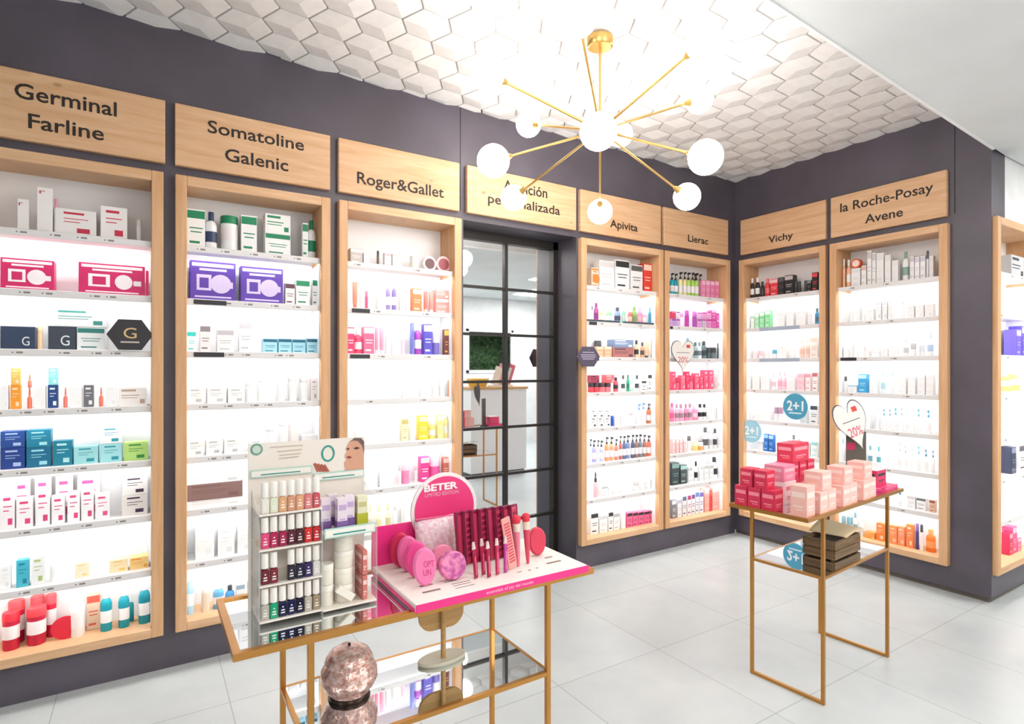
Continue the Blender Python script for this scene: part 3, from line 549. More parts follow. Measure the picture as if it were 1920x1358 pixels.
# cabinet right of the door
fill('D', 0, "g 1109 1122 502 f0dcc4 e88a3c;b 1124 1152 489 f0ecea c8c4c4;b 1154 1180 488 f2eeee 2c2c2c;b 1183 1205 497 d8d8d8 585858;b 1207 1229 495 dc3c30 f4d4c0")
fill('D', 1, "o 1110 1114 574 e8f0f0 506068;o 1117 1125 568 b04c98 8c3880;o 1128 1135 575 f4e09c f0ece0;o 1141 1151 577 9cdcA4 e8f0e8;o 1157 1167 576 8ca0d4 40485c;o 1169 1176 576 8cd4a8 a8b8b4;o 1181 1188 578 ec6c6c e8c0b8;o 1189 1197 575 84b45c 7a9a58;o 1199 1207 576 ec8cb4 e4b0c8;o 1208 1216 580 f0b4d0 e4c4d0;o 1218 1227 577 2c94b4 4ab0d0")
fill('D', 2, "b 1119 1132 650 f0b08c f8dcc8;b 1133 1147 650 f0b08c f8dcc8;b 1149 1189 652 b0706c 3c4450;b 1150 1188 637 7c90b4 dce4f0 ^;o 1193 1200 638 f4c89c 302c2c;o 1204 1210 642 e8a078 504440;t 1212 1219 642 f4c8a4 4c4440;t 1221 1229 636 ec9c68 403838;j 1131 1142 638 5c646c 3c4048 B")
fill('D', 3, "j 1107 1116 718 e4505c 40303c;j 1116 1125 718 e4505c 40303c;b 1108 1124 704 a83c58 2c2c34 ^;j 1127 1137 718 f0808c 503840;j 1138 1148 718 f0808c 503840;b 1136 1152 703 f0646c f8c8c8 ^;o 1154 1162 708 d86070 403034;o 1168 1174 704 eaf0ee 4c5458;o 1177 1182 703 2ca07c 1c8060;o 1184 1190 704 b8ecd8 e0f4ec;o 1194 1200 704 eef0f0 404850;b 1203 1212 714 f2f2f2 404040;b 1215 1230 702 f2f2f2 3c3c3c")
fill('D', 4, "b 1107 1119 783 f0f0f4 3c3c48;b 1107 1119 769 f0f0f4 3c3c48 ^;b 1120 1132 783 f0f0f4 3c3c48;b 1120 1132 769 f0f0f4 3c3c48 ^;b 1133 1145 783 f0f0f4 3c3c48;b 1133 1145 769 f0f0f4 3c3c48 ^;x 1147 1152 780 2450b0 3460c0;b 1153 1163 756 eceef8 dce4f4;o 1166 1174 764 f4f0f0 ece4e4;x 1183 1188 772 eceaea 9c98a0;p 1198 1205 758 f0f0f4 5c8cd4;p 1206 1213 756 f0f0f4 5c8cd4;p 1216 1230 757 cc6c40 30282c", False)
fill('D', 5, "p 1107 1112 824 dcd8f0 282830;p 1113 1120 826 b4b4e4 282830;p 1121 1126 826 e4dcf0 282830;p 1127 1134 827 c8ccec 282830;p 1137 1144 820 ec9c6c 282830;p 1146 1153 820 f0a884 282830;p 1155 1161 824 e08870 282830;p 1163 1168 818 c86058 282830;p 1170 1176 818 5c6c94 282830;p 1177 1184 817 7c90b4 282830;p 1186 1192 816 48587c 282830;p 1193 1199 816 9c6c5c 282830;p 1200 1206 815 6c7c90 282830;p 1208 1214 816 a87060 30282c;p 1216 1229 817 dc6c54 30282c")
fill('D', 6, "s 1116 1123 886 f0b8c0 302c30;b 1128 1140 912 f2f2f2 a4a4a4;j 1143 1150 912 f2f2f2 d0d0d0;j 1153 1162 910 f2f2f2 d0d0d0;j 1166 1175 908 f2f2f2 d8d8d8;j 1180 1188 906 f2f2f2 d0d0d0;j 1192 1200 903 f2f2f2 b4b4b4;j 1204 1212 900 f2f2f2 d0d0d0;j 1216 1228 898 f2f2f2 d8d8d8")
fill('D', 7, "b 1108 1122 962 e8e8e8 2c2c30;b 1124 1139 966 ececec b8b8c0;b 1141 1150 960 e8e8e8 303034;b 1151 1162 962 ececec 94949c;b 1165 1173 958 f0eeee dcdcdc;b 1176 1186 962 ee6c98 2c2c34;b 1187 1196 961 ee6c98 2c2c34;b 1197 1207 960 ee6c98 2c2c34;b 1208 1218 959 ee6c98 2c2c34;b 1219 1230 957 ee6c98 2c2c34")
# left wall corner cabinet
fill('E', 0, "p 1260 1267 512 18b0c4 202024;p 1267 1274 513 1ca4bc 202024;p 1276 1283 510 f0ecb4 202024;p 1284 1290 510 f0e8a4 202024;p 1291 1298 511 b4dc68 202024;p 1299 1305 511 a8d860 202024;p 1306 1313 512 b0dc70 202024;b 1316 1323 526 f090bc f8c8dc;b 1324 1331 526 f090bc f8c8dc;b 1332 1340 527 f084b4 f8c8dc;b 1341 1348 527 f084b4 f8c8dc;b 1349 1357 528 f090bc f8c8dc;p 1316 1323 511 f0a0c4 202024 B;p 1325 1331 512 f0a0c4 202024 B")
fill('E', 1, "b 1260 1267 598 c49cd4 904cb0;b 1260 1267 584 c8305c e87090 ^;b 1268 1275 598 d4b4e0 904cb0;b 1268 1275 584 e4d4ec a468bc ^;x 1288 1294 582 b02c94 a43c9c;x 1277 1284 586 ecd4e8 c890c8;x 1302 1307 584 a03ca0 b85cb0;b 1308 1316 598 d89cd4 a03ca0;b 1308 1316 586 e0b4dc b060b0 ^;b 1317 1325 598 a09cb0 c84c98;b 1317 1325 586 d89ccc c84c98 ^;b 1326 1334 598 e088c0 b83090;b 1326 1334 584 e4a4d0 b83090 ^;b 1335 1343 598 d86cb4 b83090;b 1335 1343 582 cc4ca4 f0c0e0 ^;b 1344 1356 600 d050a4 e8b0d8;b 1344 1356 588 e070b8 b03090 ^")
fill('E', 2, "o 1262 1268 640 ecf0f0 90a0a8;o 1272 1278 640 ecf0f0 90a0a8;o 1290 1298 634 e4eef0 70909c;o 1304 1311 642 8ca8b0 48585c;o 1312 1318 642 dce8ea 70848c;o 1320 1328 640 587078 30383c;j 1329 1336 652 4c5c60 2c3438;j 1338 1345 652 6c7c80 30383c;o 1346 1353 644 48545c 282c30;o 1354 1360 646 9ca4a4 505458")
fill('E', 3, "b 1260 1267 697 ec5478 f8b4c4;j 1268 1276 708 ec6c88 c82c54;b 1277 1285 704 f06c88 f8b4c4;b 1286 1293 697 e83058 f494ac;j 1294 1302 704 f07c98 d84068;b 1303 1311 700 ec5c7c f8c0cc;b 1312 1319 706 e84468 f8b4c4;b 1320 1328 694 ee4c74 f8c0cc;b 1329 1338 694 ee5478 f8c0cc;b 1346 1357 690 f0ecec 8c7060", False)
fill('E', 4, "o 1260 1267 756 f490b4 ec5c90;o 1269 1275 758 f8b4cc a08090;o 1277 1284 758 f8acc8 a08090;o 1286 1292 758 f48cb4 a07084;o 1294 1301 757 f8b0cc a08090;o 1303 1312 760 f490b4 f8c8dc;o 1313 1320 758 f0ecec 282428;o 1321 1327 758 f0ecec 282428;b 1332 1342 762 f2f2f2 dcdcdc;b 1345 1357 760 f2f2f2 dcdcdc")
fill('E', 5, "b 1261 1266 824 f4ccc8 f8e0dc;b 1268 1273 824 f4c4c4 f8e0dc;b 1275 1280 823 f4ccc8 f8e0dc;b 1282 1287 822 f4c8c8 f8e0dc;x 1292 1297 818 f4ecea 5c5454;j 1304 1312 828 f4d080 f8ecd0;j 1313 1321 830 f4a860 e8e0d0;o 1323 1331 802 dcdce0 54545c;j 1327 1335 830 5c5c70 40404c B;o 1333 1340 804 e0e0e4 a4a4ac;o 1341 1347 804 d0d0d4 44444c;o 1348 1357 806 8c8c94 504440")
fill('E', 6, "b 1260 1274 868 2c3c40 70908c;b 1276 1288 872 3c4848 9cc0bc;b 1291 1298 876 ececec 98a4a4;o 1305 1310 866 ececec 202024;b 1313 1319 874 f0f0f0 b0b0b0;b 1321 1329 872 ecf0ec 98a8a0;b 1331 1338 872 f0f0f0 9c9ca0;o 1340 1349 858 ececf0 242438;b 1351 1358 868 f0f0f0 4c4c54")
fill('E', 7, "b 1260 1268 938 84848c d0d0d8;b 1271 1278 936 d8d8e4 9c9cb0;b 1280 1287 930 c8ccd8 5c6c84;b 1289 1296 928 d8d0dc b0446c;b 1297 1303 926 d4dce4 70408c;b 1304 1311 922 ccd4e4 5c7cb0;b 1312 1319 922 d4d4e8 6c5ca0;b 1321 1330 916 f4a8a0 f8c8c0;b 1330 1335 920 d83c34 e86058;b 1336 1358 912 f4aca8 f8d0cc")
# right wall corner cabinet
fill('G', 0, "o 1404 1412 522 2a2428 f0ecec;o 1414 1422 520 2a2428 f0ecec;o 1423 1431 528 2c282c 40383c;o 1432 1441 522 e83c44 f07078;b 1444 1458 523 e83c48 f8c8c8;b 1459 1470 520 2c2c30 5c5c60;b 1471 1487 516 28282c b09ca0;j 1488 1494 528 2c2c30 404044;j 1495 1500 528 2c2c30 404044;j 1506 1513 526 343438 484850;b 1513 1521 526 2c2c30 88888c;b 1522 1533 511 26262a e84858")
fill('G', 1, "b 1400 1404 588 dcdcdc c8c8c8;b 1408 1414 592 e4f0e8 b4dcc0;b 1415 1423 588 a4e4b4 e0f8e4;b 1424 1433 585 8cdca4 dcf4e4;b 1434 1444 582 8ce0a0 dcf4e4;b 1458 1470 586 eeeeee dcdcdc;b 1474 1488 584 eef0f0 e0e0e0;b 1492 1510 582 eeeeee dcdcdc;x 1513 1520 578 ececec d0d0d4;o 1526 1534 578 3494c4 4c6c80")
fill('G', 2, "o 1409 1418 644 f4e0e4 f0d0d8;o 1420 1428 642 f4dce2 f0ccd4;o 1430 1439 646 f4dce2 f0d4d8;j 1446 1454 656 ecf0f4 60b4cc;b 1458 1474 650 f2f2f2 e4e4e4;j 1478 1488 652 f4f0f0 ecd8d4;o 1497 1506 636 f0d8cc e8c4b4;o 1508 1516 634 f0d4c8 e8c4b4;b 1519 1533 632 ecdccc e0ccbc")
fill('G', 3, "b 1400 1408 702 dcdcdc c0c0c0;b 1410 1424 704 e8ecf0 d8dce0;b 1426 1440 702 eceef0 dcdfe4;o 1444 1452 700 f4dce0 f0c0cc;o 1456 1464 696 f4c8d4 f0b0c0;o 1466 1473 698 f4ccd8 f0b4c4;b 1478 1490 702 f4e4e6 f0d0d6;b 1495 1508 700 f4ccd4 f0b0bc;b 1510 1520 700 f4d4da e890a4;b 1523 1533 698 f4ecec b86c78")
fill('G', 4, "o 1400 1408 768 eeeef0 d8d8dc;o 1412 1420 766 eeeef0 d8d8dc;b 1426 1444 770 f0f0f0 dcdcdc;j 1450 1457 764 e8dce4 b08ca4;j 1458 1466 764 ecdce4 b08ca4;b 1500 1512 764 eeeeee c8c8cc;b 1519 1533 760 f0f0f2 50505c")
fill('G', 5, "b 1420 1430 828 f0f0f0 e0e0e0;b 1432 1440 814 2c74c4 a8d0f0;b 1441 1450 816 2468b8 a8d0f0;b 1455 1470 832 e8f0f6 c0d4e4;o 1472 1480 824 e4ecf4 b4c8dc;o 1482 1490 816 e8e8f0 706c78;o 1492 1500 822 e8e8f0 8c94a4;b 1504 1518 830 d8ecf2 a0d0dc;b 1520 1533 828 d8f0f2 98d4d8")
fill('G', 6, "b 1400 1416 892 f0f0ee d4d4d0;b 1418 1436 890 f0f0ee e0e0dc;b 1440 1460 888 f0f2f0 dcdcdc;b 1465 1490 888 f0f0f0 dcdcdc;b 1495 1530 886 f0f0f0 dcdcdc")
fill('G', 7, "b 1400 1425 945 f0f0f0 dcdcdc;b 1430 1460 950 f0f0f0 dcdcdc;b 1465 1500 955 f0f0f0 dcdcdc;b 1503 1533 958 f0f0f0 dcdcdc")
# cabinet beside the column
fill('H', 0, "o 1575 1584 486 f0b48c f4ece8;o 1585 1594 487 f4bc98 f4ece8;b 1596 1613 503 ececf0 c0c4d0;r 1597 1612 485 d8542c f4dcd0 ^;b 1615 1624 498 f0ecea dcb8a8;b 1626 1634 470 e8e6e6 b4b0b0;b 1635 1642 474 e8e6e6 b8b4b4;b 1643 1657 474 e6e4e4 d0cccc;b 1659 1670 478 e8e8e6 ccd0cc;b 1672 1684 488 e8e4e2 d8d4d0;o 1690 1702 472 eef0ee 90b0a0;b 1706 1714 480 e6e2e6 b8b0bc;b 1715 1724 482 e6e4e8 c0b8c8;b 1725 1735 480 e8e4e8 b4b0c0;x 1736 1741 470 dcdce0 606878;b 1742 1750 480 e8e4e8 d0c8d0")
fill('H', 1, "b 1573 1588 580 eeeeee dcdcdc;x 1592 1598 566 ececec cccccc;b 1602 1612 578 eeeeee d8d8d8;x 1615 1621 562 eaeaec c8c8cc;b 1624 1638 580 ececec d4d4d4;b 1642 1652 564 e8e8ea c4c4c8;b 1654 1663 564 e8e8ea c4c4c8;b 1665 1674 564 e8e8ea c8c8cc;x 1690 1695 560 e8e8ea b4b4bc;b 1700 1714 574 eeeaec d8ccd4;b 1716 1732 572 eeeaec d8ccd4;b 1734 1750 570 eeeaec d8ccd4", False)
fill('H', 2, "j 1576 1590 650 eeeeee d8d8dc;j 1596 1606 644 ececec ccccd0;j 1616 1630 646 ececec ccccd0;b 1634 1648 652 f0f0f0 dcdcdc;j 1652 1664 650 ececee c4c8cc;b 1668 1682 648 f0f0f0 d8d8d8;o 1692 1702 634 eaeaee b4b8c0;j 1706 1716 644 eeeeee 9ca0a8;o 1722 1732 626 e8eef4 c0d0e0;o 1736 1748 624 e0eaf4 b8d0e8")
fill('H', 3, "x 1582 1587 706 e0e0e0 4c4c50;b 1590 1606 722 eeeeee 9cc8d8;b 1609 1625 702 3aa4d8 c0e4f4;b 1630 1644 708 eeeef0 d8dce0;o 1650 1658 696 d0ecf0 b0dce4;o 1662 1668 696 eef0f0 d4d4d8;o 1670 1676 696 d8ecf0 a8c8d0;b 1682 1698 704 eeeeee dcdcdc;b 1702 1716 706 eeeeee d8d8dc;b 1720 1734 704 e8e8ea d0d0d4;b 1736 1750 702 e8e8ea d0d0d4")
fill('H', 4, "b 1574 1590 772 f0f0f0 dcdcdc;b 1594 1610 772 f0f0f0 dcdcdc;b 1614 1630 766 eef0f2 c8d4dc;x 1637 1648 760 d4d4e0 b0b4c4;p 1652 1660 768 eef2f4 54a0b8;p 1664 1671 768 eef2f4 6c8ca0;p 1674 1682 766 eef2f4 2c94b0;p 1686 1693 766 eef2f4 90a4b0;p 1697 1704 768 eef2f4 a8c8d0;p 1708 1715 766 eef2f4 b0bcc4;p 1718 1725 768 eef2f4 3ca8bc;p 1735 1744 770 eef2f4 1c84b0")
fill('H', 5, "o 1574 1582 822 eef4f4 44a4b8;b 1588 1604 840 f0f0f0 dcdcdc;b 1608 1622 838 f0f0f0 d8e4e8;o 1626 1634 836 eef2f4 6c9ca8;o 1642 1650 838 eef2f4 5cacb8;x 1664 1670 830 e4e8ec b8bcc4;p 1682 1689 832 eef2f4 8cb4c0;p 1693 1700 836 eef2f4 90b0bc;p 1706 1713 842 eef2f4 98a8b4;p 1718 1725 838 eef2f4 64b0c0;p 1731 1739 844 eef2f4 1c6884;p 1745 1752 846 eef2f4 2c7c98")
fill('H', 6, "b 1578 1596 902 eeeef0 d8d8dc;b 1600 1618 904 eeeef0 d8d8dc;o 1640 1650 900 eef2f4 88c4d4;o 1656 1664 902 eef2f4 b4d4dc;o 1682 1690 922 eef0f0 4c8494;b 1700 1716 930 eeeef0 c4c4c8;b 1718 1736 934 eeeef0 707078;b 1742 1753 938 e4b8a0 90604c")
fill('H', 7, "j 1574 1584 968 eef2f4 84b4c4;j 1586 1596 970 eef2f4 84b4c4;o 1598 1606 962 eef2f4 7cacbc;o 1610 1618 970 eef2f4 b0c8d0;b 1621 1640 998 f4a048 f0c88c;b 1643 1658 982 f08840 f8d8b8;b 1666 1682 986 f4925c f8c8a8;b 1683 1696 988 f4966a f8c8a8;b 1699 1712 984 f0884c f8d8c0;x 1715 1722 982 54407c 7c68a0;x 1724 1730 984 e8e8ec 404450;o 1733 1751 994 f07c28 f4a060", False)
# cabinet beyond the column
fill('K', 0, "b 1896 1920 480 b8bcc0 4c5058")
fill('K', 2, "b 1906 1915 618 6c5cc8 b8b0ec;b 1916 1930 612 584cc0 b0a8e8")
fill('K', 3, "o 1896 1906 706 f4ecd8 e0c878;o 1910 1920 702 f4ecd8 e0c878")
fill('K', 4, "j 1904 1916 776 f0f0f0 b8c0c0")
fill('K', 5, "b 1897 1905 838 343c54 7c849c;b 1911 1926 834 e8e8ec 484858")
fill('K', 6, "j 1896 1906 930 f0f0f0 d8d8d8;j 1910 1922 924 f0f0f0 d8d8d8")
fill('K', 7, "b 1893 1899 1000 cc2c58 f0a0b4;b 1899 1907 988 e85080 f4b4c8;b 1908 1915 1010 ec6c90 f4c0d0")
# ------------------------------------------------------------------ display tables
TOPZ, SHZ = .797, .532
def table(name_loc, rz, label):
    t = thing('display_table', label, 'table', name_loc, rz, 'gold display tables')
    L_, D_, lx, ly = .49, .1725, .33, .158
    b = MB()
    for s in (-1, 1):
        b.bar((-L_, s * (D_ - .007), .793), (L_, s * (D_ - .007), .793), .016); b.bar((s * (L_ - .007), -D_, .793), (s * (L_ - .007), D_, .793), .0158)
    b.build('top_frame', GOLD, t); MB().box(-L_ + .01, L_ - .01, -D_ + .01, D_ - .01, .788, TOPZ - .0005).build('mirror_top', MIRROR, t, label='mirrored glass top')
    for sx in (-1, 1):
        for sy in (-1, 1): MB().box(sx * lx - .007, sx * lx + .007, sy * ly - .007, sy * ly + .007, 0, .786, 0, .001).build('leg', GOLD, t)
        MB().box(sx * lx - .0068, sx * lx + .0068, -ly, ly, .0005, .0135).build('foot_rail', GOLD, t)
    b = MB()
    for s in (-1, 1): b.bar((-lx, s * ly, SHZ - .006), (lx, s * ly, SHZ - .006), .012); b.bar((s * lx, -ly, SHZ - .006), (s * lx, ly, SHZ - .006), .0118)
    b.build('shelf_frame', GOLD, t); MB().box(-lx + .005, lx - .005, -ly + .005, ly - .005, SHZ - .007, SHZ).build('mirror_shelf', MIRROR, t, label='mirrored glass shelf')
    return t
table((-3.592, -1.6365, 0), 0, 'gold framed mirror top display table in the foreground holding the nail polish stand')
RC, RZ = Vector((-1.541, -1.619, 0)), math.radians(4.8); table(RC, RZ, 'gold framed mirror top display table holding the pink cartons, right of the photo')

# ------------------------------------------------------------------ nail polish stand
CREAM = mat('efe6dc', .5); TEAL = mat('1f9488', .5); TEALP = mat('b4d8cc', .5); yB, yF = -1.585, -1.70; X0, XM, X1 = -4.015, -3.872, -3.735
st = thing('nail_polish_stand', 'cream and clear acrylic nail polish stand with a portrait header on the near table', 'display stand', (X0, yB, TOPZ))
def loc_(o, p): return (p[0] - o.location.x, p[1] - o.location.y, p[2] - o.location.z)
def sbox(x0, x1, y0, y1, z0, z1, name, m, parent=st, root=st, label=None, c=0.0):
    r = root.location; return MB().box(x0 - r.x, x1 - r.x, y0 - r.y, y1 - r.y, z0 - r.z, z1 - r.z, 0, c).build(name, m, parent, label=label)
hz = at(575, 826, 'y', yB).z
bp = sbox(X0 - .008, X1 + .005, yB, yB + .004, TOPZ, hz, 'back_panel', CREAM)
for x in (X0, XM, X1):
    r = st.location; pts = [(yB - r.y, 0), (yF - r.y, 0), (yF - r.y, .235), (yF - r.y + .02, .27), (yB - r.y, .30)]
    b = MB(); n = 5; vs = [(x - r.x - .0013, y, z) for y, z in pts] + [(x - r.x + .0013, y, z) for y, z in pts]
    b.add(vs, [tuple(range(n)), tuple(range(2 * n - 1, n - 1, -1))] + [(i, (i + 1) % n, (i + 1) % n + n, i + n) for i in range(n)]); b.build('side_panel', ACRYL, st)
SH = [.811, .894, .978, 1.060]
for z in SH: sbox(X0, XM, yF, yB, z - .004, z, 'shelf', CREAM)
sbox(XM, X1, yF, yB, TOPZ + .006, TOPZ + .010, 'shelf', CREAM); sbox(XM, X1, yF, yB, .993, .997, 'shelf', CREAM)
def strip(u0, u1, vt, vb, y, parent=st):
    a = at(u0, vt, 'y', y); c = at(u1, vt, 'y', y); z0 = at((u0 + u1) / 2, vb, 'y', y).z; z1 = at((u0 + u1) / 2, vt, 'y', y).z
    s = sbox(a.x, c.x, y - .003, y, z0, z1, 'label_strip', TEALP, parent, label='teal edged label strip'); h = z1 - z0; w = c.x - a.x
    sbox(a.x + w * .02, c.x - w * .02, y - .0036, y - .003, z0 + h * .14, z1 - h * .14, 'strip_face', mat('f4efe8', .5), s); sbox(a.x + w * .16, c.x - w * .2, y - .0042, y - .0036, z0 + h * .3, z0 + h * .44, 'strip_print', TEAL, s)
strip(469, 585, 878, 892, yB - .002); strip(588, 682, 884, 898, yB - .002); strip(608, 703, 986, 1004, yF)
def flat(name, pts, y, m, parent, root, thick=.001, label=None):
    r = root.location; return MB().prism([(x - r.x, z - r.z) for x, z in pts], y - thick - r.y, y - r.y).build(name, m, parent, label=label)
def ell(u, v, ru, rv, y, n=24, a0=0, a1=2 * math.pi):
    c = at(u, v, 'y', y); rx = at(u + ru, v, 'y', y).x - c.x; rz = c.z - at(u, v + rv, 'y', y).z
    return [(c.x + rx * math.cos(a0 + (a1 - a0) * k / n), c.z + rz * math.sin(a0 + (a1 - a0) * k / n)) for k in range(n)]
def pxs(y, *uv): return [(at(u, v, 'y', y).x, at(u, v, 'y', y).z) for u, v in uv]
y = yB - .0003
flat('emblem', ell(481, 843, 11.5, 11, y), y, mat('6c9c8c', .5), bp, st, label='green round emblem'); flat('emblem_face', ell(481, 843, 8, 7.5, y), y - .001, mat('c8d8cc', .5), bp, st)
def ring(name, u, v, r0, r1, asp, y, m, parent, root):
    o = ell(u, v, r0, r0 * asp, y, 32); i = ell(u, v, r1, r1 * asp * 1.06, y, 32); r = root.location; b = MB(); n = 32
    vs = [(x - r.x, y - .001 - r.y, z - r.z) for x, z in o + i]; b.add(vs, [(k, (k + 1) % n, n + (k + 1) % n, n + k) for k in range(n)]); return b.build(name, m, parent)
ring('printed_letter', 615, 850.5, 12.5, 9.3, 1.24, y, TEAL, bp, st)
hd = flat('portrait_print', pxs(y, (647, 880), (645, 868), (650, 862), (647, 858), (647, 852), (651, 848), (648, 842), (651, 835), (655, 828), (664, 823), (676, 823), (682, 828), (682, 885), (646, 885)), y, mat('d8a084', .5), bp, st, label='printed portrait of a woman')
flat('printed_hair', pxs(y, (656, 829), (664, 821.5), (677, 821.5), (682.5, 828), (682.5, 850), (679, 836), (671, 827), (662, 826)), y - .001, mat('6c5a50', .5), hd, st)
flat('printed_eye', pxs(y, (662, 841), (668, 838), (675, 840), (668, 843)), y - .001, mat('3a2a2c', .5), hd, st); flat('printed_eye', pxs(y, (650, 842), (653, 839.5), (655, 842), (652, 844)), y - .001, mat('3a2a2c', .5), hd, st)
flat('printed_lips', pxs(y, (649, 857), (654, 855), (660, 857.5), (654, 860)), y - .001, mat('8c3c3c', .5), hd, st)
for k in range(4): flat('printed_swatch', pxs(y, (587 + k * 6, 870 + k), (592 + k * 6, 868 + k), (600 + k * 6, 884), (594 + k * 6, 885)), y, mat('b4604c', .5), bp, st)
for k, (u0, u1, v) in enumerate([(506, 568, 838), (520, 566, 846), (524, 564, 853), (523, 560, 859)]): flat('printed_line', pxs(y, (u0, v), (u1, v - 4), (u1, v - 2), (u0, v + 2)), y, mat('cdbfae', .5), bp, st)
# polish bottles
def polish(x, yy, z, col, label):
    r = mesh_of(('pol', col), lambda: MB().box(-.0086, .0086, -.0078, .0078, 0, .034, 0, .002).lathe([(.0055, .034), (.005, .038)], 12), [mat(col, .12)])
    c = mesh_of(('polcap',), lambda: MB().lathe([(.0080, .0375), (.0085, .039), (.0080, .071), (.0074, .0725)], 16), [mat('f3eee8', .3)])
    o = link('nail_polish_bottle', r, None, (x, yy, z)); tag(o, label, 'nail polish', 'nail polish bottles on the stand'); link('cap', c, o, label='white cap'); 
    l = mesh_of(('pollab', col), lambda: MB().sheet(-.0045, .0045, .006, .028, -.0082, [(-.0045, .0045, .009, .012, 0), (-.004, .004, .015, .018, 0), (-.0016, .0016, .0225, .0255, 0)], base=1), [mat('f0e8e4', .4), mat(col, .12)]); l = mesh_of(('pollab', col), lambda: MB().sheet(-.0045, .0045, .006, .028, -.0082, [(-.0045, .0045, .009, .012, 0), (-.004, .004, .015, .018, 0), (-.0016, .0016, .0225, .0255, 0)], base=1), [mat('f0e8e4', .4), mat(col, .12)]); link('printed_label', l, o)
ROWS = [(3, ['e9e4d8', 'dde2c8', 'e0a878', 'd49878', 'e2a47c', 'e07c80', 'c8505c'], 'top'), (2, ['e0487c', 'b41c50', 'a4184c', '5c1830', '46141f', 'd42420', 'c01c28'], 'second'),
        (1, ['6a1424', '7c1c2c', None, '241a30', '1a1838', '2c1c60', 'd4d0cc'], 'third'), (0, ['b8b4aa', '18a478', '121a48', '161c4c', '121434', 'bcb4a8', 'a08e74'], 'lowest')]
for k, cols, rn in ROWS:
    for i, c in enumerate(cols):
        if c: polish(X0 + .014 + i * .0195, yF + .014, SH[k], c, f'{cname(c)} nail polish, {ORD[i]} place from left in the {rn} row of the stand')
def carton(x, yy, z, w, d, h, c1, c2, label, cat='carton', group=None, rz=0.0, name='carton', tilt=None):
    A, B = mat(c1, .4), mat(c2, .4); w, d, h = r3(w), r3(d), r3(h)
    me = mesh_of(('ct', w, d, h, c1), lambda: MB().box(-w / 2, w / 2, -d / 2, d / 2, 0, h, 0, .0012), [A])
    o = link(name, me, None, (x, yy, z), rz); tag(o, label, cat, group)
    if tilt: o.rotation_euler = (tilt[0], tilt[1], rz)
    if c2 != c1:
        def sh(q): return [(-q * .4, q * .4, h * .62, h * .8, 1), (-q * .3, q * .3, h * .3, h * .36, 1), (-q * .3, q * .15, h * .2, h * .24, 1)]
        link('printed_panel', mesh_of(('ctp', w, d, h, c1, c2), lambda: MB().sheet(-w * .49, w * .49, h * .01, h * .99, -d / 2 - .0006, sh(w)), [A, B]), o)
        link('printed_side', mesh_of(('cts', w, d, h, c1, c2), lambda: MB().sheet(-d * .49, d * .49, h * .01, h * .99, -w / 2 - .0006, sh(d), True), [A, B]), o)
    return o
for i, (x, yy, c) in enumerate([(-3.858, -1.665, 'lilac'), (-3.822, -1.684, 'l'), (-3.796, -1.66, 'l'), (-3.83, -1.63, 'l')]):
    o = carton(x, yy, .997, .024, .024, .078, 'e6d8e2', 'c4a8d0', ['lilac nail care carton at the left of the upper shelf of the polish stand', 'lilac nail care carton standing foremost on the upper shelf of the polish stand', 'lilac nail care carton beside the lime carton on the polish stand', 'lilac nail care carton at the back of the upper shelf of the polish stand'][i], 'carton', 'lilac nail care cartons')
    link('clear_window', mesh_of(('lw',), lambda: MB().box(-.0134, .0134, -.0134, .0134, .001, .022), [mat('7c5a98', .3)]), o)
o = carton(-3.765, -1.665, .997, .026, .024, .074, 'e4e0c0', 'c8c088', 'pale carton with a lime green base at the right of the polish stand'); link('clear_window', mesh_of(('lw2',), lambda: MB().box(-.0144, .0144, -.0136, .0136, .001, .03), [mat('b8b830', .3)]), o)
def lotion(x, yy, z, r, h, label, group):
    o = link('white_jar', mesh_of(('wj', r, h), lambda: MB().lathe([(r * .97, 0), (r, .003), (r, h * .68), (r * .985, h * .69)], 28), [mat('ece6d8', .45)]), None, (x, yy, z)); tag(o, label, 'jar', group)
    link('lid', mesh_of(('wl', r, h), lambda: MB().lathe([(r * 1.02, h * .7), (r * 1.02, h * .98), (r * .98, h)], 28), [mat('f2ede2', .4)]), o)
for k in range(4): lotion(-3.807, -1.652, TOPZ + .0102 + k * .0425, .0245, .042, f'white jar in the tall stack of the polish stand, {["lowest", "second from below", "third from below", "topmost"][k]}', 'white jars stacked in the polish stand')
for k in range(2): lotion(-3.853, -1.664, TOPZ + .0102 + k * .052, .0165, .051, f'slim white jar, {["lower", "upper"][k]} one of the two beside the tall jar stack', 'slim white jars in the polish stand')
o = carton(-3.832, -1.686, TOPZ + .052, .019, .012, .05, 'f2ece0', 'f2ece0', 'small white carton toppled against the jar stack in the polish stand', tilt=(0, math.radians(128), 0))
for k in range(2): carton(-3.762, -1.655, TOPZ + .0102 + k * .064, .012, .066, .062, 'd07870', 'f0d0c8', f'coral pink card pack, {["lower", "upper"][k]} one at the right side of the polish stand', 'card pack', 'coral card packs in the polish stand', name='card_pack')

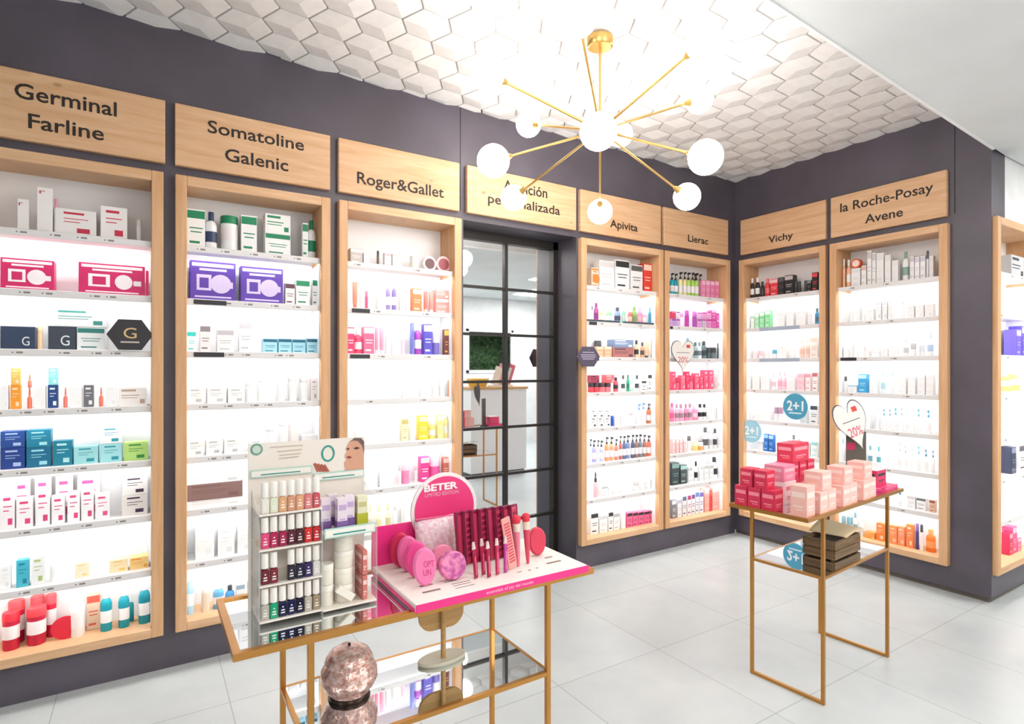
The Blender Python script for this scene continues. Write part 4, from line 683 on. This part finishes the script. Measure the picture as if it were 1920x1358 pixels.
# ------------------------------------------------------------------ pink beauty tool display
PINK = mat('ee2f86', .4); PALE = mat('f0e7e2', .5); TZ = .8215
bt = thing('beauty_tool_display', 'white counter display tray with a round pink topper on the near table', 'counter display', (-3.41, -1.66, .8025)); R_ = bt.location
sbox(-3.68, -3.138, -1.825, -1.50, .8025, TZ, 'tray', PALE, bt, bt, c=.002)
fa = sbox(-3.68, -3.138, -1.829, -1.8255, .8025, TZ, 'fascia', PINK, bt, bt, label='pink front edge')
a, c = at(912, 1120, 'y', -1.829).x, at(1000, 1095, 'y', -1.829).x
lettering('lettering', 'essentials of joy del mundo', a - R_.x, c - R_.x, .0065, .0145, -1.8292 - R_.y, mat('f8c8dc', .5), fa, .0004)
sbox(-3.6835, -3.6805, -1.82, -1.51, .8025, .811, 'side_strip', PINK, bt, bt, label='pink side edge')
bk = sbox(-3.68, -3.345, -1.50, -1.494, .8025, .935, 'back_panel', PINK, bt, bt)
cx, cz = -3.4492, .9625
def disc(r, y0, y1): pts = [(cx - R_.x + r * math.cos(2 * math.pi * k / 48), cz - R_.z + r * math.sin(2 * math.pi * k / 48)) for k in range(48)]; return MB().prism(pts, y0 - R_.y, y1 - R_.y)
tp = disc(.1127, -1.508, -1.502).build('topper', mat('f4f0ee', .5), bt, label='white rimmed pink disc'); disc(.1015, -1.5095, -1.508).build('topper_face', mat('ee3c80', .4), tp)
p0 = at(795, 917, 'y', -1.51); p1 = at(858, 905, 'y', -1.51)
lettering('lettering', 'BETER', p0.x - R_.x, p1.x - R_.x, at(826, 919, 'y', -1.51).z - R_.z, at(826, 907, 'y', -1.51).z - R_.z, -1.5097 - R_.y, mat('fbf4f4', .5), tp, .002, bold=.035)
p0 = at(797, 930, 'y', -1.51); p1 = at(860, 920, 'y', -1.51)
lettering('lettering', 'LIMITED EDITION', p0.x - R_.x, p1.x - R_.x, at(828, 929, 'y', -1.51).z - R_.z, at(828, 922.5, 'y', -1.51).z - R_.z, -1.5097 - R_.y, mat('f4b8cc', .5), tp, .0006)
SLOT = mat('8a7468', .6)
for u0, v0, u1, v1, w in [(786, 1100, 812, 1096, .008), (792, 1112, 826, 1105, .010), (832, 1093, 856, 1088, .003), (846, 1096, 882, 1089, .003), (849, 1099, 884, 1093, .003), (854, 1104, 890, 1096, .003), (970, 1074, 978, 1072, .003), (991, 1070, 995, 1069, .005), (1005, 1066, 1009, 1065, .005), (1024, 1057, 1052, 1052, .010), (1022, 1047, 1035, 1044, .008)]:
    a, c = at(u0, v0, 'z', TZ), at(u1, v1, 'z', TZ); sbox(a.x, c.x, (a.y + c.y) / 2 - w / 2, (a.y + c.y) / 2 + w / 2, TZ - .001, TZ + .0006, 'slot', SLOT, bt, bt)
def upright_oval(u, v, w, h, t, col, label, cat, name, group=None, lean=-.12, extra=None):
    p = at(u, v, 'z', TZ); K = ('ov', w, h, t, col)
    def f():
        pts = [(w / 2 * math.cos(2 * math.pi * k / 28) * (1 + .06 * math.sin(2 * math.pi * k / 28)), h / 2 + h / 2 * math.sin(2 * math.pi * k / 28)) for k in range(28)]
        b = MB(); q = [(x * .86, h / 2 + (z - h / 2) * .88) for x, z in pts]; n = 28
        vs = [(x, -t / 2, z) for x, z in q] + [(x, -t / 4, z) for x, z in pts] + [(x, t / 4, z) for x, z in pts] + [(x, t / 2, z) for x, z in q]
        fs = [tuple(range(n)), tuple(range(4 * n - 1, 3 * n - 1, -1))] + [(r * n + k, r * n + (k + 1) % n, (r + 1) * n + (k + 1) % n, (r + 1) * n + k) for r in range(3) for k in range(n)]
        return b.add(vs, fs)
    o = link(name, mesh_of(K, f, [mat(col, .35)]), None, (p.x, p.y, TZ + .001)); o.rotation_euler = (lean, 0, math.radians(-8)); tag(o, label, cat, group)
    if extra:
        lettering('lettering', 'OPT', -w * .08, w * .38, h * .50, h * .66, -t / 2, mat(extra, .4), o, .0008); lettering('lettering', 'UN', -w * .1, w * .24, h * .28, h * .44, -t / 2, mat(extra, .4), o, .0008)
    return o
for (u, v, col, ex, lab) in [(797, 1099, 'f07cb0', 'd83c84', 'light pink oval hairbrush standing foremost at the left of the pink display'), (781, 1083, 'ea4c94', None, 'bright pink oval hairbrush just behind the foremost one'), (766, 1072, 'ec6ca4', None, 'pink oval hairbrush second from the back of the row'), (752, 1064, 'd02858', None, 'deep pink oval hairbrush at the back of the row')]:
    upright_oval(u, v, .062, .098, .020, col, lab, 'hairbrush', 'hairbrush', 'pink oval hairbrushes', extra=ex)
PUFF = noisy('patterned_puff_cloth', 'b84c98', 'f090b8', 70, .5); PUFF.node_tree.nodes['Noise Texture'].inputs['Detail'].default_value = 2; pf = upright_oval(849, 1088, .079, .076, .03, 'd86aa8', 'round pink patterned powder puff in front of the white pouch', 'powder puff', 'powder_puff', lean=-.2); pf.data.materials[0] = PUFF; upright_oval(831, 1066, .066, .066, .02, 'e888a8', 'pink powder puff partly hidden behind the patterned one', 'powder puff', 'powder_puff', lean=-.2)
upright_oval(1008, 1042, .058, .085, .02, 'd83c58', 'red oval hairbrush at the right end of the pink display', 'hairbrush', 'hairbrush')
p = at(820, 1052, 'z', TZ); b = MB(); n = 8
for j in range(n):
    for i in range(n): pass
vs = []; 
for s in (-1, 1):
    for j in range(n + 1):
        for i in range(n + 1): x, z = i / n * 2 - 1, j / n * 2 - 1; vs.append((x * .062, s * .016 * (1 - x ** 4) * (1 - z ** 4) + s * .0015, .062 + z * .062 + .006 * x))
m_ = (n + 1) ** 2; fs = [(k * m_ + j * (n + 1) + i, k * m_ + j * (n + 1) + i + 1, k * m_ + (j + 1) * (n + 1) + i + 1, k * m_ + (j + 1) * (n + 1) + i) for k in (0, 1) for j in range(n) for i in range(n)]
edge = [i for i in range(n + 1)] + [j * (n + 1) + n for j in range(1, n + 1)] + [n * (n + 1) + i for i in range(n - 1, -1, -1)] + [j * (n + 1) for j in range(n - 1, 0, -1)]
fs += [(edge[k], edge[(k + 1) % len(edge)], edge[(k + 1) % len(edge)] + m_, edge[k] + m_) for k in range(len(edge))]
o = MB().add(vs, fs, 0, True).build('cosmetic_pouch', noisy('glitter_fabric', 'e8b4c4', 'f8eef0', 90, .4), None, (p.x, p.y, TZ + .002), rot=(-.25, 0, math.radians(-6))); tag(o, 'white and pink cosmetic pouch leaning in front of the round topper', 'pouch')
MB().box(-.06, .06, -.004, .004, .121, .128, 0, .002).build('zip', mat('e0608c', .4), o)
# nail files in packs
FC = ['b8244c', 'c43c5c', 'b41444', 'a82448', 'c44860', 'b03050', '982444', 'd06078']
for i, c in enumerate(FC):
    u = 866 + i * 14.5; v = 1060 - i * 2.6; p = at(u, v, 'z', TZ)
    o = link('nail_file_pack', mesh_of(('nf', c), lambda: MB().box(-.0165, .0165, -.0035, .0035, 0, .148, 0, .002), [mat(c, .3)]), None, (p.x, p.y, TZ + .001)); o.rotation_euler = (-.10, .05, math.radians(28)); tag(o, f'tall narrow nail file pack, {ORD[i]} from left in the row on the pink display', 'nail file', 'nail file packs')
    link('printed_panel', mesh_of(('nfp', i % 2), (lambda: MB().sheet(-.0125, .0125, .015, .142, -.0041, [(-.012, .012, .02 + k * .017, .031 + k * .017, 1) for k in range(7)] if i % 2 else [])), [mat('c43860', .35), mat('841838', .35)]), o)
    link('clear_sleeve', mesh_of(('nfs',), lambda: MB().add([(x, y, z) for y in (-.0046, .0046) for x, z in ((-.0185, 0), (-.0185, .154), (.0185, .154), (.0185, 0), (.0170, 0), (.0170, .1485), (-.0170, .1485), (-.0170, 0))], [(0, 1, 6, 7), (1, 2, 5, 6), (2, 3, 4, 5), (8, 15, 14, 9), (9, 14, 13, 10), (10, 13, 12, 11), (0, 8, 9, 1), (1, 9, 10, 2), (2, 10, 11, 3), (4, 12, 13, 5), (5, 13, 14, 6), (6, 14, 15, 7)]), [mat('8c3050', .15)]), o)
for i, (u, v, h, c) in enumerate([(893, 1085, .1, 'a81444'), (907, 1078, .1, 'b41c4c'), (917, 1083, .098, 'a41440'), (933, 1078, .1, 'bc2454'), (948, 1074, .1, 'b43c94')]):
    p = at(u, v, 'z', TZ); o = link('tweezers', mesh_of(('tw', c, h), lambda: MB().box(-.0062, .0062, -.003, .003, 0, h * .8, 0, .001), [mat(c, .3)]), None, (p.x, p.y, TZ + .001)); o.rotation_euler = (-.06, .03 * (i - 2), math.radians(20)); tag(o, f'dark pink tweezers with a pale tip, {ORD[i]} from left in front of the nail files', 'tweezers', 'tweezers on the pink display')
    link('tip', mesh_of(('twt', h), lambda: MB().prism([(-.0062, h * .8), (.0062, h * .8), (.002, h), (-.0026, h)], -.0025, .0025), [mat('f0dcd8', .25, .3)]), o); link('printed_print', mesh_of(('twp', h), lambda: MB().box(-.0013, .0013, -.0035, -.003, h * .1, h * .6), [mat('f080a8', .4)]), o)
p = at(962, 1067, 'z', TZ); o = link('nail_file_pack', mesh_of(('rul',), lambda: MB().box(-.0165, .0165, -.002, .002, 0, .152, 0, .0015), [mat('eaa098', .35)]), None, (p.x, p.y, TZ + .001)); o.rotation_euler = (-.05, -.17, math.radians(12)); tag(o, 'salmon striped nail file card tilted in front of the makeup brushes', 'nail file')
link('printed_panel', mesh_of(('rulp',), lambda: MB().sheet(-.0158, .0158, .004, .149, -.0026, [(-.0115, .0115, .02 + k * .0085, .0255 + k * .0085, 1) for k in range(14)]), [mat('eaa098', .35), mat('d04c5c', .4)]), o)
def brush(u, v, h, c1, label, w):
    p = at(u, v, 'z', TZ); o = link('makeup_brush', mesh_of(('mb', c1), lambda: MB().lathe([(.0045, 0), (.007, h * .25), (.0098, h * .68)], 14), [mat(c1, .3)]), None, (p.x, p.y, TZ + .001)); o.rotation_euler = (-.04, -.03, 0); tag(o, label, 'makeup brush', 'makeup brushes')
    link('ferrule', mesh_of(('mbf', h), lambda: MB().lathe([(.0100, h * .68), (.011, h * .84)], 14), [mat('ecdcc8', .25)]), o); link('bristles', mesh_of(('mbb', h, w), lambda: MB().lathe([(.0106, h * .84), (w, h * .92), (w * .8, h * .98), (w * .3, h)], 16), [mat('e0384c', .7)]), o)
brush(972, 1062, .148, 'ec8098', 'pink makeup brush with a pale ferrule, left one of the two', .0145); brush(990, 1057, .148, 'd84864', 'red handled makeup brush with a round red tip, right one of the two', .0125)

# ------------------------------------------------------------------ things on the lower shelf of the near table
p = at(655, 1303, 'z', SHZ)
ROSE = noisy('rose_glass', 'c89080', 'f2d8d0', 110, .10, .5)
ROSE.node_tree.nodes['Principled BSDF'].inputs['Metallic'].default_value = .55
o = MB().lathe([(.050, 0), (.054, .004), (.050, .011), (.062, .024), (.0735, .048), (.072, .072), (.062, .086), (.06, .089)], 40).build('candle_jar', ROSE, None, (p.x, p.y, SHZ)); tag(o, 'embossed rose copper glass candle jar on the lower mirror shelf of the near table', 'candle jar')
MB().lathe([(.0615, .089), (.0635, .093), (.061, .098), (.0605, .101), (.052, .116), (.034, .127), (.012, .132), (.0008, .133)], 40).build('lid', ROSE, o, label='domed embossed lid'); MB().sphere((0, 0, .1345), .0045, 16, 8).build('knob', mat('3a2420', .3), o); MB().lathe([(.0512, .0), (.0545, .003), (.0525, .012)], 40, cap=False).build('foot_ring', mat('3c2820', .3, .6), o)
p = at(829, 1238, 'z', SHZ)
mr = thing('mirror_stand', 'wooden table mirror seen from behind on a pale oval foot, near table lower shelf', 'table mirror', (p.x, p.y, SHZ), math.radians(0))
MB().lathe([(.07, 0), (.076, .003), (.076, .010), (.073, .012)], 40, sy=.52).build('foot', mat('d8d2bc', .5), mr); MB().tube((0, -.008, .012), (0, -.008, .185), .0075).build('post', PALEWOOD, mr); MB().tube((0, -.0165, .17), (0, -.006, .17), .003).build('screw', mat('3a2c20', .4), mr)
def rrect(w, z0, z1, r):
    pts = []
    for cx_, cz_, a0 in ((w - r, z0 + r, -90), (w - r, z1 - r, 0), (-w + r, z1 - r, 90), (-w + r, z0 + r, 180)): pts += [(cx_ + r * math.cos(math.radians(a0 + 90 * k / 6)), cz_ + r * math.sin(math.radians(a0 + 90 * k / 6))) for k in range(7)]
    return pts
MB().prism(rrect(.072, .093, .245, .042), .001, .011).build('mirror_back', PALEWOOD, mr); 
# ------------------------------------------------------------------ cartons on the far table
def tab(lx, ly): v = Matrix.Rotation(RZ, 3, 'Z') @ Vector((lx, ly, 0)) + RC; return v.x, v.y
def rc(lx, ly, z, w, d, h, c1, c2, label, cat='carton', group=None, yaw=0.0, name='carton'):
    x, yy = tab(lx, ly); return carton(x, yy, z, w, d, h, c1, c2, label, cat, group, RZ + yaw, name)
SA, SB = 'f2beb4', 'f8dcd4'; g_ = 'salmon cartons on the far table'
rc(-.43, -.122, TOPZ, .07, .066, .125, SA, SB, 'tall salmon pink carton at the near corner of the far table', group=g_)
xs = [-.334, -.255, -.123, -.048, .08, .153]
for i, x in enumerate(xs): rc(x, -.128 + .003 * (i % 2), TOPZ, .072, .072, .092, SA, SB, f'salmon pink carton, {ORD[i]} from left in the lower front row of the far table', group=g_)
for i, (x, w) in enumerate([(-.30, .085), (-.095, .085), (.108, .085)]): rc(x, -.122, TOPZ + .0925, w, .074, .078, SA, SB, f'salmon pink carton, {ORD[i]} from left of the three stacked on the lower row', group=g_)
RA, RB = 'd42c50', 'f08c9c'; g_ = 'red cartons on the far table'
for i, (lx, ly) in enumerate([(-.445, .0), (-.445, .062), (-.445, .124)]): rc(lx, ly, TOPZ, .07, .058, .088, RA, RB, f'red carton at the left edge of the far table, {["nearest", "middle", "farthest"][i]} of the lower three', group=g_)
for i, ly in enumerate((.035, .1)): rc(-.445, ly, TOPZ + .0885, .066, .056, .078, RA, RB, f'red carton stacked on the left edge pile of the far table, {["nearer", "farther"][i]} one', group=g_)
rc(-.27, .06, TOPZ, .10, .10, .10, 'f4dce0', 'e07890', 'white and pink carton under the pale pink one behind the tall salmon carton'); rc(-.27, .06, TOPZ + .1005, .10, .09, .07, 'ec90ac', 'f4c8d4', 'pale pink carton on the white and pink one, back of the far table')
for i, lx in enumerate((-.185, -.11, -.035)): rc(lx, .07, TOPZ, .07, .08, .1, RA, RB, f'red carton, {ORD[i]} from left in the lower back row of the far table', group=g_); rc(lx, .07, TOPZ + .1005, .066, .075, .072, RA, RB, f'red carton, {ORD[i]} from left in the upper back row of the far table', group=g_)
rc(-.13, .07, TOPZ + .173, .15, .075, .085, 'dc3c58', 'f4a0ac', 'large red gift carton topmost on the back pile of the far table')
o = rc(.40, -.075, TOPZ, .165, .15, .022, 'e0407c', 'f090b4', 'low pink tray at the right end of the far table', 'tray', name='product_tray'); rc(.385, -.06, TOPZ + .0225, .11, .105, .075, 'd83868', '3c3038', 'pink carton with a white top standing in the low tray of the far table'); 
MB().box(-.052, .052, -.052, .052, .0, .002).build('white_top', mat('f4f0f0', .4), bpy.data.objects[[k.name for k in bpy.data.objects if k.get('label', '').startswith('pink carton with a white top')][0]], (0, 0, .075), label='white top')
# card holder and heart on the far table
def heart_pts(w, h, n=40):
    pts = []
    for k in range(n):
        t = 2 * math.pi * k / n; pts.append((w / 2 * math.sin(t) ** 3, (13 * math.cos(t) - 5 * math.cos(2 * t) - 2 * math.cos(3 * t) - math.cos(4 * t)) / 29 * h + h * .086))
    return pts
def heart(loc, rot, w, h, label):
    o = MB().prism(heart_pts(w, h), -.002, .002).build('heart_card', mat('5a5458', .5), None, loc, rot=rot); tag(o, label, 'promotional card', 'heart shaped discount cards')
    MB().prism([(x * .955, z * .955) for x, z in heart_pts(w, h)], -.0032, -.002).build('card_face', mat('f0ece6', .5), o)
    lettering('lettering', '20%', -w * .22, w * .22, -h * .2, -h * .02, -.0034, mat('d84868', .5), o, .0006); MB().box(-w * .28, w * .28, -.0038, -.0032, h * .1, h * .12).build('printed_line', mat('8c8884', .5), o); MB().box(w * .14, w * .3, -.0038, -.0032, h * .26, h * .36).build('printed_logo', mat('d8483c', .5), o)
    return o
q = at(1605, 850, 'y', -1.635); x, yy = q.x, q.y
hs = thing('card_holder', 'dark grey card holder standing behind the salmon cartons on the far table', 'card holder', (x, yy, TOPZ), math.radians(-38)); MB().box(-.05, .05, -.02, .02, 0, .012, 0, .002).build('base', mat('4a4648', .4), hs); MB().box(-.047, .047, -.004, .004, .012, .29, 0, .002).build('plate', mat('5c544e', .4), hs); MB().sheet(-.046, -.006, .20, .235, -.0046, []).build('printed_corner', mat('c8285c', .5), hs)
q = at(1598, 799, 'y', -1.648); heart((q.x, q.y - .004, q.z), (0, math.radians(-22), math.radians(-38)), .150, .25, 'heart shaped discount card leaning on the dark holder of the far table')
q = at(1280, 668, 'y', -.06); heart((q.x, -.062, q.z), (0, 0, math.radians(-4)), .245, .245, 'heart shaped discount card on the left wall corner cabinet')
# crate with kraft paper
cx_, cy_ = -1.504, -1.647; cr = thing('wooden_crate', 'small dark wooden crate on the lower mirror shelf of the far table', 'crate', (cx_, cy_, SHZ), RZ)
W2, D2 = .13, .068
for s in (-1, 1):
    for k in (0, 1):
        MB().box(-W2, W2, s * D2 - .005, s * D2 + .005, .006 + k * .042, .044 + k * .042, 0, .001).build('long_slat', CRATE, cr); MB().box(s * W2 - .005, s * W2 + .005, -D2 + .005, D2 - .005, .006 + k * .042, .044 + k * .042, 0, .001).build('end_slat', CRATE, cr)
    for q in (-1, 1): MB().box(s * (W2 - .012) - .006, s * (W2 - .012) + .006, q * (D2 - .011) - .006, q * (D2 - .011) + .006, .0, .084).build('corner_post', CRATE, cr)
MB().box(-W2, W2, -D2, D2, .008, .013).build('base_board', CRATE, cr); MB().box(-W2 + .004, W2 - .004, -D2 + .004, D2 - .004, .062, .068).build('inner_lid', mat('40342c', .6), cr)
b = MB(); n = 10; vs = []
for j in range(n + 1):
    for i in range(n + 1):
        u_, v_ = i / n, j / n; xx = -.045 + .19 * u_ ; y2 = .085 - .16 * v_; z = .092 + .035 * math.sin(u_ * 2.4) * (1 - v_ * .6)
        if y2 < -D2 - .006: z -= (-D2 - .006 - y2) * 2.2; y2 = -D2 - .008
        vs.append((xx + .02 * v_, y2, z))
fs = [(j * (n + 1) + i, j * (n + 1) + i + 1, (j + 1) * (n + 1) + i + 1, (j + 1) * (n + 1) + i) for j in range(n) for i in range(n)]
o = b.add(vs, fs, 0, True).build('kraft_paper_sheet', mat('cdb894', .7), None, (cx_, cy_, SHZ), RZ); tag(o, 'beige kraft paper sheet draped over the dark wooden crate', 'paper')
md = o.modifiers.new('thickness', 'SOLIDIFY'); md.thickness = .001
# ------------------------------------------------------------------ hexagon signs and round stickers on the cabinets
def hexsign(p, r, rot, col, label, letter=None):
    pts = [(r * math.cos(math.pi / 3 * k), r * .9 * math.sin(math.pi / 3 * k)) for k in range(6)]
    o = MB().prism(pts, -.003, .003).build('hexagon_sign', mat(col, .4), None, p, rot=rot); tag(o, label, 'hexagon sign')
    if letter: lettering('lettering', letter, -r * .28, r * .28, -r * .18, r * .36, -.0034, mat('c8a878', .35, .5), o, .0008); MB().box(-r * .4, r * .4, -.0038, -.0032, -r * .42, -r * .34).build('printed_line', mat('c0b4a8', .5), o)
    else:
        for k, (w, z) in enumerate([(.5, .3), (.62, .1), (.62, -.06), (.5, -.22)]): MB().box(-r * w, r * w, -.0038, -.003, r * z, r * (z + .08)).build('printed_line', mat('a89cb4', .5), o)
        MB().lathe([(r * .1, r * .5), (r * .1, r * .52)], 10, 0, -.0035).build('printed_dot', mat('d8c8d8', .5), o)
q = at(244, 628, 'y', -.03); hexsign((q.x, -.032, q.z), .0875, (0, 0, 0), '262228', 'black hexagon sign with a gold letter on the leftmost cabinet', 'G')
q = at(1102.5, 669, 'y', -.07); hexsign((q.x, -.072, q.z), .088, (0, 0, math.radians(-14)), '4c4458', 'dark purple hexagon sign hung on the cabinet right of the door')
def sticker(u, v, rpx, col, label):
    p = at(u, v, 'x', -.024); r = at(u, v, 'x', -.024).z - at(u, v + rpx, 'x', -.024).z; pts = [(r * math.cos(2 * math.pi * k / 32), r * math.sin(2 * math.pi * k / 32)) for k in range(32)]
    o = MB().prism(pts, -.001, .001).build('round_sticker', mat(col, .4), None, (p.x, p.y, p.z), rot=(0, 0, -math.pi / 2)); tag(o, label, 'sticker', 'round offer stickers')
    lettering('lettering', '2+1', -r * .66, r * .66, -r * .3, r * .42, -.0012, mat('f0f6f8', .5), o, .0006, bold=.025); MB().box(-r * .5, r * .5, -.0016, -.001, -r * .55, -r * .46).build('printed_line', mat('e0f0f4', .5), o)
sticker(1491, 762.5, 24.5, '3f9cbc', 'strong blue round offer sticker, upper one on the right wall corner cabinet'); sticker(1409, 809, 21, '9ccce0', 'pale blue round offer sticker, lower one on the right wall corner cabinet')
